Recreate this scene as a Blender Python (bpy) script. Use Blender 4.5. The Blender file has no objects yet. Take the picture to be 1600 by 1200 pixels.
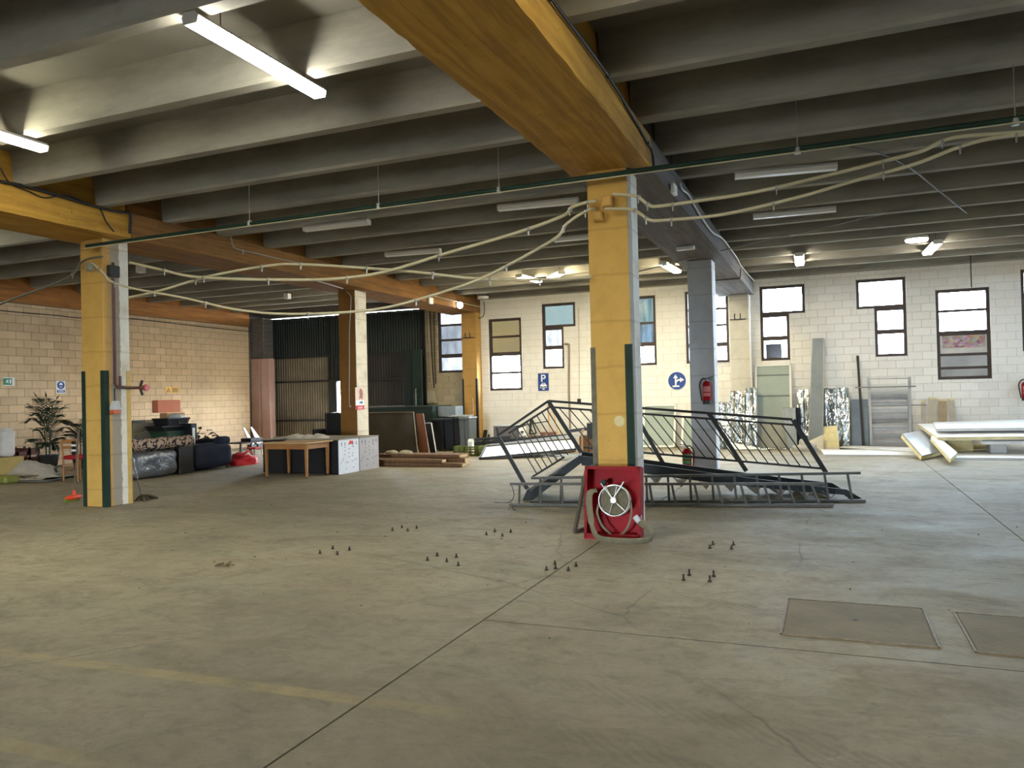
import bpy, bmesh, math, random
from mathutils import Vector, Matrix, noise
random.seed(7)
S = bpy.context.scene
COL = S.collection
V = Vector
# ------------------------------------------------------------------ camera
FPX, YAW, PIT, ROL, EYE = 1213.15, math.radians(22.1911), math.radians(.7981), math.radians(1.3714), 1.5
_fw = V((-math.sin(YAW)*math.cos(PIT), math.cos(YAW)*math.cos(PIT), math.sin(PIT)))
_r0 = V((math.cos(YAW), math.sin(YAW), 0)); _u0 = _r0.cross(_fw)
_R = math.cos(ROL)*_r0 - math.sin(ROL)*_u0; _U = math.sin(ROL)*_r0 + math.cos(ROL)*_u0
O = V((0, 0, EYE))
cd = bpy.data.cameras.new('camera'); cam = bpy.data.objects.new('camera', cd); COL.objects.link(cam)
cd.sensor_fit = 'HORIZONTAL'; cd.sensor_width = 36; cd.lens = FPX/1600*36; cd.clip_end = 200; cd.clip_start = .05
_m = Matrix((( _R.x, _U.x, -_fw.x, O.x), (_R.y, _U.y, -_fw.y, O.y), (_R.z, _U.z, -_fw.z, O.z), (0, 0, 0, 1)))
cam.matrix_world = _m
S.camera = cam
# ------------------------------------------------------------------ view and world
S.view_settings.view_transform = 'Standard'; S.view_settings.look = 'None'
S.view_settings.exposure = 0.1; S.view_settings.gamma = 1.0
try: S.view_settings.use_curve_mapping = False
except Exception: pass
SKY = 130.0; TUBE_OUT = 6.0
TUBE_NEAR, TUBE_FAR = 118.0, 200.0
w = bpy.data.worlds.new('sky'); S.world = w; w.use_nodes = True
bg = w.node_tree.nodes['Background']; bg.inputs[0].default_value = (.77, .88, 1.0, 1); bg.inputs[1].default_value = SKY
try:
    S.cycles.max_bounces = 10; S.cycles.diffuse_bounces = 6; S.cycles.transparent_max_bounces = 12
    S.cycles.sample_clamp_indirect = 6.0
    S.cycles.use_denoising = True
except Exception: pass
# ------------------------------------------------------------------ picture measurements to places
def ray(px, py): return _fw + _R*((px-800)/FPX) - _U*((py-600)/FPX)
def on(ax, v, px, py):
    d = ray(px, py); i = 'XYZ'.index(ax); return O + d*((v-O[i])/d[i])
def F(px, py, z=0.): return on('Z', z, px, py)
YW = 20.95
def W(px, py, dy=0.): return on('Y', YW-dy, px, py)
def onP(p0, n, px, py):
    d = ray(px, py); return O + d*((p0-O).dot(n)/d.dot(n))
# ------------------------------------------------------------------ materials
def lin(c):
    return tuple(((x/255)/12.92 if x/255 <= .04045 else (((x/255)+.055)/1.055)**2.4) for x in c)
class NT:
    def __init__(s, name):
        s.m = bpy.data.materials.new(name); s.m.use_nodes = True; s.t = s.m.node_tree; s.b = s.t.nodes['Principled BSDF']
    def n(s, typ, ins=None, out=0, **props):
        nd = s.t.nodes.new(typ)
        for k, v in props.items(): setattr(nd, k, v)
        for k, v in (ins or {}).items():
            if isinstance(v, bpy.types.NodeSocket): s.t.links.new(v, nd.inputs[k])
            else: nd.inputs[k].default_value = v
        return nd.outputs[out]
    def set(s, k, v):
        if isinstance(v, bpy.types.NodeSocket): s.t.links.new(v, s.b.inputs[k])
        else: s.b.inputs[k].default_value = v
    def math(s, op, a, b=0., clamp=False):
        return s.n('ShaderNodeMath', {0: a, 1: b}, operation=op, use_clamp=clamp)
    def mix(s, f, a, b):
        nd = s.t.nodes.new('ShaderNodeMix'); nd.data_type = 'RGBA'
        for i, v in ((0, f), (6, a), (7, b)):
            if isinstance(v, bpy.types.NodeSocket): s.t.links.new(v, nd.inputs[i])
            else: nd.inputs[i].default_value = v if i == 0 else (tuple(v)+(1,))[:4]
        return nd.outputs[2]
    def noise(s, scale, detail=4, rough=.6, vec=None, dist=0.):
        ins = {'Scale': scale, 'Detail': detail, 'Roughness': rough, 'Distortion': dist}
        if vec is not None: ins['Vector'] = vec
        return s.n('ShaderNodeTexNoise', ins)
    def co(s, scale=(1, 1, 1), loc=(0, 0, 0)):
        c = s.n('ShaderNodeTexCoord', out=3)
        return s.n('ShaderNodeMapping', {'Vector': c, 'Scale': scale, 'Location': loc})
    def step(s, x, a, b):
        return s.n('ShaderNodeMapRange', {0: x, 1: a, 2: b}, clamp=True)
    def bump(s, h, strength=.3, dist=.01):
        s.set('Normal', s.n('ShaderNodeBump', {'Height': h, 'Strength': strength, 'Distance': dist}))
MATS = {}
def mat(name, c, rough=.75, metal=0., var=.18, scale=4., bump=.0, c2=None, lo=.35, hi=.65, stretch=(1, 1, 1), spec=None):
    if name in MATS: return MATS[name]
    t = NT(name); a = lin(c); b = lin(c2) if c2 else tuple(x*(1-var) for x in a)
    co = t.co(stretch)
    n1 = t.noise(scale, 5, .62, co)
    t.set('Base Color', t.mix(t.step(n1, lo, hi), b, a))
    t.set('Roughness', rough); t.set('Metallic', metal)
    if spec is not None: t.set('Specular IOR Level', spec)
    if bump: t.bump(t.noise(scale*9, 4, .6, co), bump, .02)
    MATS[name] = t.m; return t.m
def emit(name, c, strength):
    t = NT(name); t.set('Base Color', (.8, .8, .8, 1)); t.set('Emission Color', lin(c)+(1,)); t.set('Emission Strength', strength)
    MATS[name] = t.m; return t.m
def glass(name, tint, dirt=.25, gloss=.05, streak=6., tint2=None, opq=.0, opc=(200, 200, 200)):
    # window pane: mostly lets daylight straight through, tinted and streaked with dirt, with a faint sheen
    t = NT(name); t.t.nodes.remove(t.b)
    co = t.co((streak, streak, 1.2))
    n = t.noise(1.0, 4, .6, co)
    a = lin(tint); b = lin(tint2) if tint2 else tuple(x*(1-dirt) for x in a)
    tr = t.n('ShaderNodeBsdfTransparent', {'Color': t.mix(t.step(n, .35, .65), b, a)})
    gl = t.n('ShaderNodeBsdfGlossy', {'Roughness': .15, 'Color': (1, 1, 1, 1)})
    sh = t.n('ShaderNodeMixShader', {0: gloss, 1: tr, 2: gl})
    if opq > 0:
        df = t.n('ShaderNodeBsdfDiffuse', {'Color': lin(opc)+(1,)})
        sh = t.n('ShaderNodeMixShader', {0: opq, 1: sh, 2: df})
    t.t.links.new(sh, t.t.nodes['Material Output'].inputs[0]); MATS[name] = t.m; return t.m
# ------------------------------------------------------------------ mesh collecting
class MB:
    def __init__(s, M=None): s.v = []; s.f = []; s.M = M; s.sm = []
    def add(s, vs, fs, smooth=False):
        k = len(s.v)
        for p in vs:
            p = V(p); s.v.append(s.M @ p if s.M is not None else p)
        for f in fs: s.f.append(tuple(i+k for i in f)); s.sm.append(smooth)
        return s
    def box(s, a, b):
        x0, y0, z0 = a; x1, y1, z1 = b
        return s.add([(x0,y0,z0),(x1,y0,z0),(x1,y1,z0),(x0,y1,z0),(x0,y0,z1),(x1,y0,z1),(x1,y1,z1),(x0,y1,z1)],
              [(0,3,2,1),(4,5,6,7),(0,1,5,4),(1,2,6,5),(2,3,7,6),(3,0,4,7)])
    def bbox(s, a, b, r=.006):
        # box with chamfered edges
        x0,y0,z0 = a; x1,y1,z1 = b; r = min(r, (x1-x0)*.45, (y1-y0)*.45, (z1-z0)*.45)
        bm = bmesh.new(); bmesh.ops.create_cube(bm, size=1)
        for v in bm.verts: v.co = V((x0+(v.co.x+.5)*(x1-x0), y0+(v.co.y+.5)*(y1-y0), z0+(v.co.z+.5)*(z1-z0)))
        bmesh.ops.bevel(bm, geom=list(bm.edges), offset=r, segments=1, affect='EDGES', profile=.5)
        bm.verts.index_update()
        s.add([v.co.copy() for v in bm.verts], [[v.index for v in f.verts] for f in bm.faces]); bm.free(); return s
    def bar(s, p, q, w=.04, h=None, up=(0, 0, 1)):
        h = h or w; p = V(p); q = V(q); d = (q-p).normalized(); up = V(up)
        if abs(d.dot(up)) > .98: up = V((0, 1, 0))
        a = d.cross(up).normalized()*w/2; b = a.cross(d).normalized()*h/2
        vs = [e+i*a+j*b for e in (p, q) for i, j in ((-1,-1),(1,-1),(1,1),(-1,1))]
        return s.add(vs, [(0,1,2,3),(7,6,5,4),(0,4,5,1),(1,5,6,2),(2,6,7,3),(3,7,4,0)])
    def tube(s, pts, r, n=8, caps=True):
        pts = [V(p) for p in pts]; rs = r if isinstance(r, (list, tuple)) else [r]*len(pts)
        k = []; prev = None
        for i, p in enumerate(pts):
            d = (pts[min(i+1, len(pts)-1)]-pts[max(i-1, 0)]).normalized()
            if prev is None: a = d.orthogonal().normalized()
            else: a = (prev-d*prev.dot(d)); a = a.normalized() if a.length > 1e-6 else d.orthogonal().normalized()
            prev = a; b = d.cross(a)
            for j in range(n): k.append(p+(a*math.cos(2*math.pi*j/n)+b*math.sin(2*math.pi*j/n))*rs[i])
        fs = []
        for i in range(len(pts)-1):
            for j in range(n):
                j2 = (j+1) % n; fs.append((i*n+j, i*n+j2, (i+1)*n+j2, (i+1)*n+j))
        s.add(k, fs, True)
        if caps:
            m = len(pts)-1; s.add(k[:n], [tuple(range(n))[::-1]]); s.add(k[m*n:], [tuple(range(n))])
        return s
    def lathe(s, c, prof, n=16, axis=None):
        c = V(c); Q = Matrix.Identity(3) if axis is None else V((0, 0, 1)).rotation_difference(V(axis)).to_matrix()
        k = []
        for r, z in prof:
            for j in range(n): k.append(c+Q @ V((r*math.cos(2*math.pi*j/n), r*math.sin(2*math.pi*j/n), z)))
        fs = [(i*n+j, i*n+(j+1) % n, (i+1)*n+(j+1) % n, (i+1)*n+j) for i in range(len(prof)-1) for j in range(n)]
        s.add(k, fs, True); s.add(k[:n], [tuple(range(n))[::-1]]); s.add(k[-n:], [tuple(range(n))]); return s
    def prism(s, poly, d):
        n = len(poly); d = V(d); vs = [V(p) for p in poly]+[V(p)+d for p in poly]
        return s.add(vs, [tuple(range(n))[::-1], tuple(range(n, 2*n))]+[(i, (i+1) % n, n+(i+1) % n, n+i) for i in range(n)])
    def slab4(s, a, b, c, d, th):
        a, b, c, d = map(V, (a, b, c, d)); n = (b-a).cross(d-a).normalized()*th
        return s.prism([a, b, c, d], -n)
    def grid(s, fn, nu, nv, smooth=True):
        vs = [fn(i/nu, j/nv) for i in range(nu+1) for j in range(nv+1)]
        return s.add(vs, [(i*(nv+1)+j, (i+1)*(nv+1)+j, (i+1)*(nv+1)+j+1, i*(nv+1)+j+1) for i in range(nu) for j in range(nv)], smooth)
    def build(s, name, m, parent=None, loc=None):
        base = V(loc) if loc is not None else V((0, 0, 0))
        if parent is not None:
            base = V((0, 0, 0)); q = parent
            while q is not None: base += q.location; q = q.parent
        me = bpy.data.meshes.new(name); me.from_pydata([tuple(p-base) for p in s.v], [], s.f)
        bm = bmesh.new(); bm.from_mesh(me); bmesh.ops.recalc_face_normals(bm, faces=bm.faces); bm.to_mesh(me); bm.free()
        for p, q in zip(me.polygons, s.sm): p.use_smooth = q
        me.materials.append(m)
        o = bpy.data.objects.new(name, me); COL.objects.link(o)
        if parent is not None: o.parent = parent
        elif loc is not None: o.location = base
        return o
def tag(o, label=None, cat=None, group=None, kind=None):
    if label: o['label'] = label
    if cat: o['category'] = cat
    if group: o['group'] = group
    if kind: o['kind'] = kind
    return o
def thing(name, label, cat, loc=(0, 0, 0), group=None, kind=None):
    o = bpy.data.objects.new(name, None); o.empty_display_size = .1; COL.objects.link(o); o.location = V(loc)
    return tag(o, label, cat, group, kind)
def dup(root, loc, rz=0., label=None, group=None):
    r = root.copy(); COL.objects.link(r); r.location = V(loc); r.rotation_euler = (0, 0, rz)
    if label: r['label'] = label
    if group: r['group'] = group
    for ch in list(root.children):
        c = ch.copy(); COL.objects.link(c); c.parent = r
        for g in list(ch.children):
            d = g.copy(); COL.objects.link(d); d.parent = c
    return r
def one(mb, name, m, label, cat, loc, group=None, kind=None):
    return tag(mb.build(name, m, None, loc), label, cat, group, kind)
def spl(pts, n=8):
    # smooth curve through points
    P = [V(p) for p in pts]; P = [2*P[0]-P[1]]+P+[2*P[-1]-P[-2]]; out = []
    for i in range(1, len(P)-2):
        a, b, c, d = P[i-1:i+3]
        for k in range(n):
            t = k/n; out.append(.5*((2*b)+(c-a)*t+(2*a-5*b+4*c-d)*t*t+(3*b-a-3*c+d)*t**3))
    return out+[P[-2]]
def nz(p, s=1.): return noise.noise(V(p)*s)
# ------------------------------------------------------------------ shared materials
def col_mat(name, front, strips, chips=.5):
    # painted concrete post: front colour, and on the east face vertical bands of old paint (limit, colour)
    t = NT(name); c = t.n('ShaderNodeTexCoord', out=3)
    sx = t.t.nodes.new('ShaderNodeSeparateXYZ'); t.t.links.new(c, sx.inputs[0])
    nrm = t.t.nodes.new('ShaderNodeSeparateXYZ'); t.t.links.new(t.n('ShaderNodeNewGeometry', out=1), nrm.inputs[0])
    east = t.math('GREATER_THAN', nrm.outputs[0], .6)
    wob = t.math('MULTIPLY', t.math('SUBTRACT', t.noise(9., 5, .7, c), .5), .07)
    y = t.math('ADD', sx.outputs[1], wob)
    colr = lin(strips[0][1])
    for i in range(1, len(strips)):
        colr = t.mix(t.step(y, strips[i-1][0]-.006, strips[i-1][0]+.006), colr, lin(strips[i][1]))
    base = t.mix(east, lin(front), colr)
    n1 = t.noise(3.5, 6, .65, c)
    base = t.mix(t.math('MULTIPLY', t.step(n1, .45, .8), .45), base, tuple(x*.55 for x in lin(front)))
    n2 = t.noise(26., 3, .6, c)
    base = t.mix(t.math('MULTIPLY', t.step(n2, .66, .72), chips), base, lin((95, 75, 45)))
    lines = t.n('ShaderNodeTexWave', {'Vector': c, 'Scale': .62, 'Distortion': .35, 'Detail': 3., 'Detail Scale': 4.}, out=1, bands_direction='Z')
    base = t.mix(t.math('MULTIPLY', t.step(lines, .985, 1.), .2), base, lin((90, 70, 40)))
    t.set('Base Color', base); t.set('Roughness', .8); t.set('Specular IOR Level', .2); t.bump(t.noise(30., 5, .65, c), .25, .01)
    MATS[name] = t.m; return t.m
YEL = (198, 158, 84); CON = (150, 143, 132); WHT = (226, 222, 212)
m_L1 = col_mat('yellow_post_grey_white_side', YEL, [(.125, (200, 160, 98)), (.285, (158, 148, 135)), (9, WHT)])
m_C1 = col_mat('yellow_post_white_side', YEL, [(.16, (176, 166, 146)), (9, WHT)])
m_L2 = col_mat('shaded_yellow_post_white_side', (132, 92, 44), [(9, (222, 214, 196))])  # front is yellow paint, its shade put into a darker colour
m_C2 = col_mat('grey_post_white_side', (184, 188, 194), [(9, (240, 241, 243))], .1)
m_L3 = col_mat('yellow_pilaster', (182, 142, 80), [(9, (182, 142, 80))])
m_C3 = col_mat('white_pilaster', (205, 200, 188), [(9, (235, 235, 232))], .05)
def beam_mat(name, c, c2):
    t = NT(name); co = t.co((9, .55, 9)); n1 = t.noise(1.3, 6, .65, co, .6); n2 = t.noise(1.1, 4, .6, t.co())
    b = t.mix(t.step(n1, .36, .66), lin(c2), lin(c)); b = t.mix(t.math('MULTIPLY', t.step(n2, .5, .75), .5), b, tuple(x*.6 for x in lin(c2)))
    n3 = t.noise(14., 3, .5, t.co()); b = t.mix(t.math('MULTIPLY', t.step(n3, .7, .74), .6), b, lin((60, 45, 30)))
    t.set('Base Color', b); t.set('Roughness', .85); t.set('Specular IOR Level', .2); t.bump(t.noise(3., 6, .7, co), .35, .02)
    MATS[name] = t.m; return t.m
m_byel = beam_mat('yellow_painted_concrete', (196, 152, 66), (158, 116, 52))
m_bbrn = beam_mat('brown_painted_concrete', (150, 106, 56), (112, 80, 46))
m_borg = beam_mat('orange_brown_concrete', (176, 118, 62), (138, 92, 50))
m_bgry = beam_mat('bare_dark_concrete', (112, 104, 98), (84, 78, 74))
m_conc = mat('joist_concrete', (148, 143, 131), .85, var=.35, scale=1.6, bump=.15, stretch=(.5, 1, 2))
m_deck = mat('deck_concrete', (122, 118, 108), .85, var=.2, scale=1.2, bump=.1)
def block_mat(name, c, c2, stain):
    t = NT(name); rnd = t.n('ShaderNodeObjectInfo', out=5); geo = t.n('ShaderNodeNewGeometry', out=0)
    b = t.mix(rnd, lin(c), lin(c2))
    n = t.noise(.8, 5, .65, geo); b = t.mix(t.math('MULTIPLY', t.step(n, .48, .74), .45), b, lin(stain))
    sz = t.t.nodes.new('ShaderNodeSeparateXYZ'); t.t.links.new(geo, sz.inputs[0])
    low = t.math('MULTIPLY', t.math('SUBTRACT', 1., t.step(t.math('ADD', sz.outputs[2], t.math('MULTIPLY', t.noise(2.2, 4, .6, geo), .9)), .7, 1.75)), .55)
    b = t.mix(low, b, lin(stain))
    n2 = t.noise(38., 3, .6, geo); b = t.mix(t.math('MULTIPLY', t.step(n2, .6, .78), .25), b, tuple(x*.6 for x in lin(c2)))
    t.set('Base Color', b); t.set('Roughness', .9); t.bump(t.noise(60., 3, .6, geo), .25, .008)
    MATS[name] = t.m; return t.m
m_lblk = block_mat('tan_concrete_block', (228, 198, 158), (210, 180, 142), (146, 122, 100))
m_lmor = mat('grey_mortar', (112, 96, 74), .95, var=.25)
m_wblk = block_mat('white_painted_block', (240, 237, 230), (232, 228, 220), (204, 198, 186))
m_wmor = mat('painted_mortar', (206, 202, 192), .95, var=.15)
m_bblk = block_mat('bare_beige_block', (176, 160, 128), (160, 146, 116), (118, 104, 80))
m_green = mat('dark_green_steel', (34, 54, 44), .7, 0, .3, spec=.2)
m_dark = mat('dark_steel', (50, 50, 48), .6, .1, .25, spec=.3)
m_black = mat('black_plastic', (24, 24, 26), .45, 0, .2)
m_brownfr = mat('brown_window_steel', (70, 58, 52), .55, .3, .2)
m_alu = mat('grey_aluminium', (150, 150, 146), .4, .8, .2)
m_gal = mat('galvanised_steel', (168, 168, 164), .45, .7, .2)
m_white = mat('white_sheet', (236, 236, 234), .4, 0, .06)
m_beige = mat('beige_conduit', (206, 196, 164), .55, 0, .15)
m_red = mat('red_paint', (160, 14, 24), .55, 0, .25, spec=.15)
m_wood = mat('varnished_wood', (164, 112, 60), .5, 0, .3, 5, stretch=(1, 1, 6))
m_oldw = mat('old_brown_timber', (118, 84, 52), .8, 0, .4, 3, stretch=(6, 1, 1), bump=.2)
m_plank = mat('grey_weathered_plank', (178, 168, 148), .85, 0, .25, 3, stretch=(4, 4, 1), bump=.2)
m_copper = mat('brown_pipe', (96, 62, 52), .5, .3, .3)
m_wire = mat('black_cable', (26, 24, 24), .6, 0, .1)
m_navy = mat('navy_cloth', (22, 30, 48), .9, 0, .2, bump=.3)
m_cream = mat('cream_foam', (222, 208, 156), .9, 0, .2, 6, bump=.3)
m_ltgrey = mat('light_grey_paint', (188, 190, 190), .5, 0, .12)
# ------------------------------------------------------------------ floor
def floor_mat():
    t = NT('worn_concrete_floor'); c = t.n('ShaderNodeTexCoord', out=3)
    big = t.noise(.32, 6, .62, c, .4); mid = t.noise(1.1, 7, .68, t.co((1, 1.7, 1)), .8); fine = t.noise(9., 6, .7, c)
    b = t.mix(t.step(big, .34, .68), lin((130, 121, 101)), lin((163, 153, 129)))
    b = t.mix(t.math('MULTIPLY', t.step(mid, .5, .72), .55), b, lin((104, 96, 80)))
    b = t.mix(t.math('MULTIPLY', t.step(t.noise(.75, 5, .6, t.co((1, 2.2, 1), (3, 7, 0)), .5), .55, .75), .45), b, lin((128, 136, 117)))
    b = t.mix(t.math('MULTIPLY', t.step(t.noise(.6, 5, .6, t.co((1, 2.4, 1), (9, 1, 0)), .5), .56, .76), .5), b, lin((158, 138, 119)))
    b = t.mix(t.math('MULTIPLY', t.step(fine, .42, .75), .4), b, lin((98, 90, 74)))
    b = t.mix(t.math('MULTIPLY', t.step(t.noise(2.3, 6, .7, t.co((1, 1.6, 1), (5, 5, 0)), .6), .64, .76), .55), b, lin((192, 184, 164)))
    front_noise = t.n('ShaderNodeTexNoise', {'Vector': c, 'Scale': .45, 'Detail': 4.})
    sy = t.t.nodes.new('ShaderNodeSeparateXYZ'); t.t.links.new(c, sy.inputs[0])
    ln0 = t.math('ADD', t.math('ADD', sy.outputs[1], t.math('MULTIPLY', sy.outputs[0], -.12)), t.math('MULTIPLY', t.math('SUBTRACT', front_noise, .5), 3.5))
    b = t.mix(t.math('MULTIPLY', t.math('SUBTRACT', 1., t.step(ln0, 3.6, 6.6)), .42), b, lin((84, 77, 64)))  # floor colour darkens towards the front, with a noisy edge
    b = t.mix(t.math('MULTIPLY', t.step(t.noise(3.4, 7, .75, t.co((1, 1.5, 1), (4, 8, 0)), 1.2), .5, .66), .5), b, lin((92, 84, 70)))
    b = t.mix(t.math('MULTIPLY', t.step(t.noise(22., 5, .75, c), .55, .7), .45), b, lin((84, 76, 62)))
    # hairline cracks
    vor = t.n('ShaderNodeTexVoronoi', {'Vector': t.n('ShaderNodeMix', {4: c, 5: t.n('ShaderNodeTexNoise', {'Vector': c, 'Scale': 1.4, 'Detail': 5.}, out=1), 0: .22}, out=1, data_type='VECTOR'), 'Scale': .33}, feature='DISTANCE_TO_EDGE')
    crack = t.math('MULTIPLY', t.math('SUBTRACT', 1., t.step(vor, .0, .0035)), t.step(t.noise(.5, 2, .5, c), .45, .6))
    b = t.mix(t.math('MULTIPLY', crack, .55), b, lin((64, 58, 48)))
    # two worn yellow bay lines
    s = t.t.nodes.new('ShaderNodeSeparateXYZ'); t.t.links.new(c, s.inputs[0])
    yy = t.math('ADD', s.outputs[1], t.math('MULTIPLY', t.math('ADD', s.outputs[0], 3.1), -.03))
    wear = t.step(t.noise(2.6, 6, .72, t.co((1, 1, 1), (2, 2, 0))), .36, .62)
    for y0, x1 in ((3.27, -1.3), (2.36, -2.55)):
        d = t.math('ABSOLUTE', t.math('SUBTRACT', yy, y0))
        ln = t.math('SUBTRACT', 1., t.step(d, .045, .06))
        ln = t.math('MULTIPLY', ln, t.math('SUBTRACT', 1., t.step(s.outputs[0], x1-1.2, x1)))
        b = t.mix(t.math('MULTIPLY', t.math('MULTIPLY', ln, wear), .32), b, lin((176, 158, 98)))
    # tyre tread prints crossing the front right
    xr = t.math('ADD', t.math('MULTIPLY', s.outputs[0], .30), s.outputs[1])
    wv = t.n('ShaderNodeTexWave', {'Vector': c, 'Scale': 9., 'Distortion': 2.}, out=1, bands_direction='DIAGONAL')
    for y0 in (2.95, 3.45, 5.35, 2.45):
        d = t.math('SUBTRACT', 1., t.step(t.math('ABSOLUTE', t.math('SUBTRACT', xr, y0)), .07, .11))
        d = t.math('MULTIPLY', d, t.step(s.outputs[0], -2.0, -.8)); d = t.math('MULTIPLY', d, wv)
        b = t.mix(t.math('MULTIPLY', d, .28), b, lin((92, 84, 68)))
    t.set('Base Color', b); t.set('Roughness', t.n('ShaderNodeMapRange', {0: mid, 1: .3, 2: .7, 3: .60, 4: .86})); t.set('Specular IOR Level', .42)
    t.bump(t.math('ADD', mid, t.math('MULTIPLY', fine, .35)), .28, .02)
    MATS['floor'] = t.m; return t.m
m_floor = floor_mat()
XL, XR, YB = -17.58, 13.2, -12.0
fl = MB().box((XL-.3, YB-.3, -.4), (XR+.3, YW+.3, -.03)).build('floor', mat('dark_joint_base', (46, 40, 32), .95))  # dark base shows in the gaps between slabs
tag(fl, 'wide worn beige grey concrete floor of the hall', 'floor', None, 'structure')
def slab(x0, x1, y0, y1):
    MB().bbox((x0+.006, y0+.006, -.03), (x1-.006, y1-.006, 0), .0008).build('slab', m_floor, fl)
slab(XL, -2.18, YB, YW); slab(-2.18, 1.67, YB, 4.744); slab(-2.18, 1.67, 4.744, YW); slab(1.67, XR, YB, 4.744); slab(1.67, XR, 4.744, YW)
gr = MB().box((-60, -70, -.6), (60, 70, -.41)).build('ground', mat('outdoor_asphalt', (150, 146, 138), .9))
tag(gr, 'pale yard ground outside beyond the windowed wall', 'ground', None, 'structure')
# ------------------------------------------------------------------ ceiling
ce = MB().box((XL-.3, YB-.3, 4.76), (XR+.3, YW+.3, 4.95)).build('ceiling', m_deck)
tag(ce, 'grey concrete ceiling deck carried by rows of ribs', 'ceiling', None, 'structure')
JY = [-10.8, -9.6, -8.4, -7.2, -6.0, -4.8, -3.6, -2.4, -1.2, 0.0, 1.0, 2.1, 3.25, 4.43, 5.69, 6.94, 8.14, 9.34, 10.5, 11.7, 12.95, 14.2, 15.4, 16.4, 17.6, 18.6, 19.65]
for x0, x1 in ((XL, -10.36), (-9.60, -2.50), (-1.84, 5.33), (6.0, XR)):
    L = x1-x0; prof = [(-.19, .44), (-.155, .035), (-.14, 0), (-.012, 0), (0, .035), (.035, .44)]
    mbj = MB().prism([(0, y, z) for y, z in prof], (L, 0, 0)); first = None
    for y in JY:
        if first is None: first = o = mbj.build('joist', m_conc, ce)
        else: o = first.copy(); COL.objects.link(o)
        o.location = (x0, y, 4.33)
# ------------------------------------------------------------------ beams
def beam(x0, x1, y0, y1, m, label, top=(.11, .11), edge=0.):
    # wide bottom flange with a rough lower edge, narrower web above the ledge that carries the ribs
    mb = MB(); n = max(2, int((y1-y0)/.12)); P = []
    for i in range(n+1):
        y = y0+(y1-y0)*i/n; e = .012*edge*nz((y*9, x0, 1)); e2 = .012*edge*nz((y*9, x1, 4))
        P.append([(x0+e, y, 3.942+abs(e)), (x1+e2, y, 3.942+abs(e2)), (x1-.012, y, 4.06), (x1+.0, y, 4.19), (x1-.02, y, 4.325), (x1-top[1], y, 4.33), (x1-top[1]-.02, y, 4.765),
                  (x0+top[0]+.02, y, 4.765), (x0+top[0], y, 4.33), (x0+.02, y, 4.325)])
    k = len(P[0]); vs = [p for r in P for p in r]
    fs = [(i*k+j, i*k+(j+1) % k, (i+1)*k+(j+1) % k, (i+1)*k+j) for i in range(n) for j in range(k)]+[tuple(range(k))[::-1], tuple(n*k+j for j in range(k))]
    mb.add(vs, fs)
    return tag(mb.build('beam', m, None, ((x0+x1)/2, y0, 3.94)), label, 'beam', None, 'structure')
beam(-2.617, -1.735, YB, 8.50, m_byel, 'yellow painted concrete beam overhead ending on the yellow post with the red hose box', edge=1.)
beam(-2.617, -1.735, 8.52, YW, m_bgry, 'bare dark grey concrete beam running back from the hose box post to the window wall')
beam(-10.465, -9.493, YB, 8.50, m_byel, 'yellow painted beam ending on the post with the red tap', edge=.6)
beam(-10.465, -9.493, 8.52, YW, m_bbrn, 'dark brown painted beam running back behind the post with the red tap')
beam(-18.5, XL+.02, YB, 20.35, m_borg, 'orange brown beam along the top of the tan block wall', top=(.1, .0))
beam(5.2, 6.1, YB, YW, m_byel, 'yellow painted beam out of the photograph beyond the third bay')
# ------------------------------------------------------------------ columns
CW = .4543
def column(x, y, m, label, w=CW, d=CW, h=3.945):
    mb = MB(); n = 14
    for i in range(n): pass
    mb.bbox((x, y, 0), (x+w, y+d, h), .008)
    return tag(mb.build('column', m, None, (x, y, 0)), label, 'column', None, 'structure')
c1 = column(-2.4188, 8.2613, m_C1, 'square yellow concrete post behind the red hose box')
c2 = column(-2.4188, 14.82, m_C2, 'square grey post with white side and fire extinguisher hung on it')
l1 = column(-10.2614, 8.2613, m_L1, 'square yellow post with grey and white side and red tap')
l2 = column(-10.2614, 14.82, m_L2, 'square yellow post coloured dark for shade, with white side and paper poster')
l3 = column(-9.97, 20.60, m_L3, 'yellow pilaster at the window wall beside the grey bins', .47, .35)
c3 = column(-2.33, 20.70, m_C3, 'white pilaster at the window wall under the end of the dark beam', .48, .25)
column(5.42, 8.2613, m_C1, 'square yellow post out of the photograph under the third beam')
column(5.42, 14.82, m_C2, 'square grey post out of the photograph under the third beam')
def guard(parent, x, y, sx, sy, m, z0=0, z1=2.0, wx=.07, wy=.06):
    # steel angle wrapped round a post corner; sx, sy point along the two faces
    t = .006; mb = MB()
    xa, xb = sorted((x, x+sx*wx)); mb.box((xa, y-t, z0), (xb, y, z1))
    ya, yb = sorted((y, y+sy*wy)); xo = x-sx*t; xa, xb = sorted((x, xo)); mb.box((xa, ya-t, z0), (xb, yb, z1))
    o = mb.build('corner_guard', m, parent); return o
m_ggrey = mat('worn_grey_guard', (112, 108, 92), .8, 0, .35, 9, spec=.2)
m_gyel = mat('yellow_guard', (206, 170, 90), .6, 0, .2, 9)
guard(l1, -10.2614, 8.2613, 1, 1, m_green); guard(l1, -10.2614+CW, 8.2613, -1, 1, m_green, wx=.075, wy=.075); 
MB().box((-10.2614+CW, 8.2613+CW-.07, 0), (-10.2614+CW+.006, 8.2613+CW+.006, 2.0)).build('corner_guard', m_gyel, l1)
guard(c1, -2.4188, 8.2613, 1, 1, m_ggrey, 0, 2.0, .05); guard(c1, -2.4188+CW, 8.2613, -1, 1, m_green, 0, 2.02, .075, .03)
guard(l3, -9.97, 20.60, 1, 1, m_black, 0, 2.0, .04); guard(l3, -9.5, 20.60, -1, 1, m_black, 0, 2.0, .05)
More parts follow.
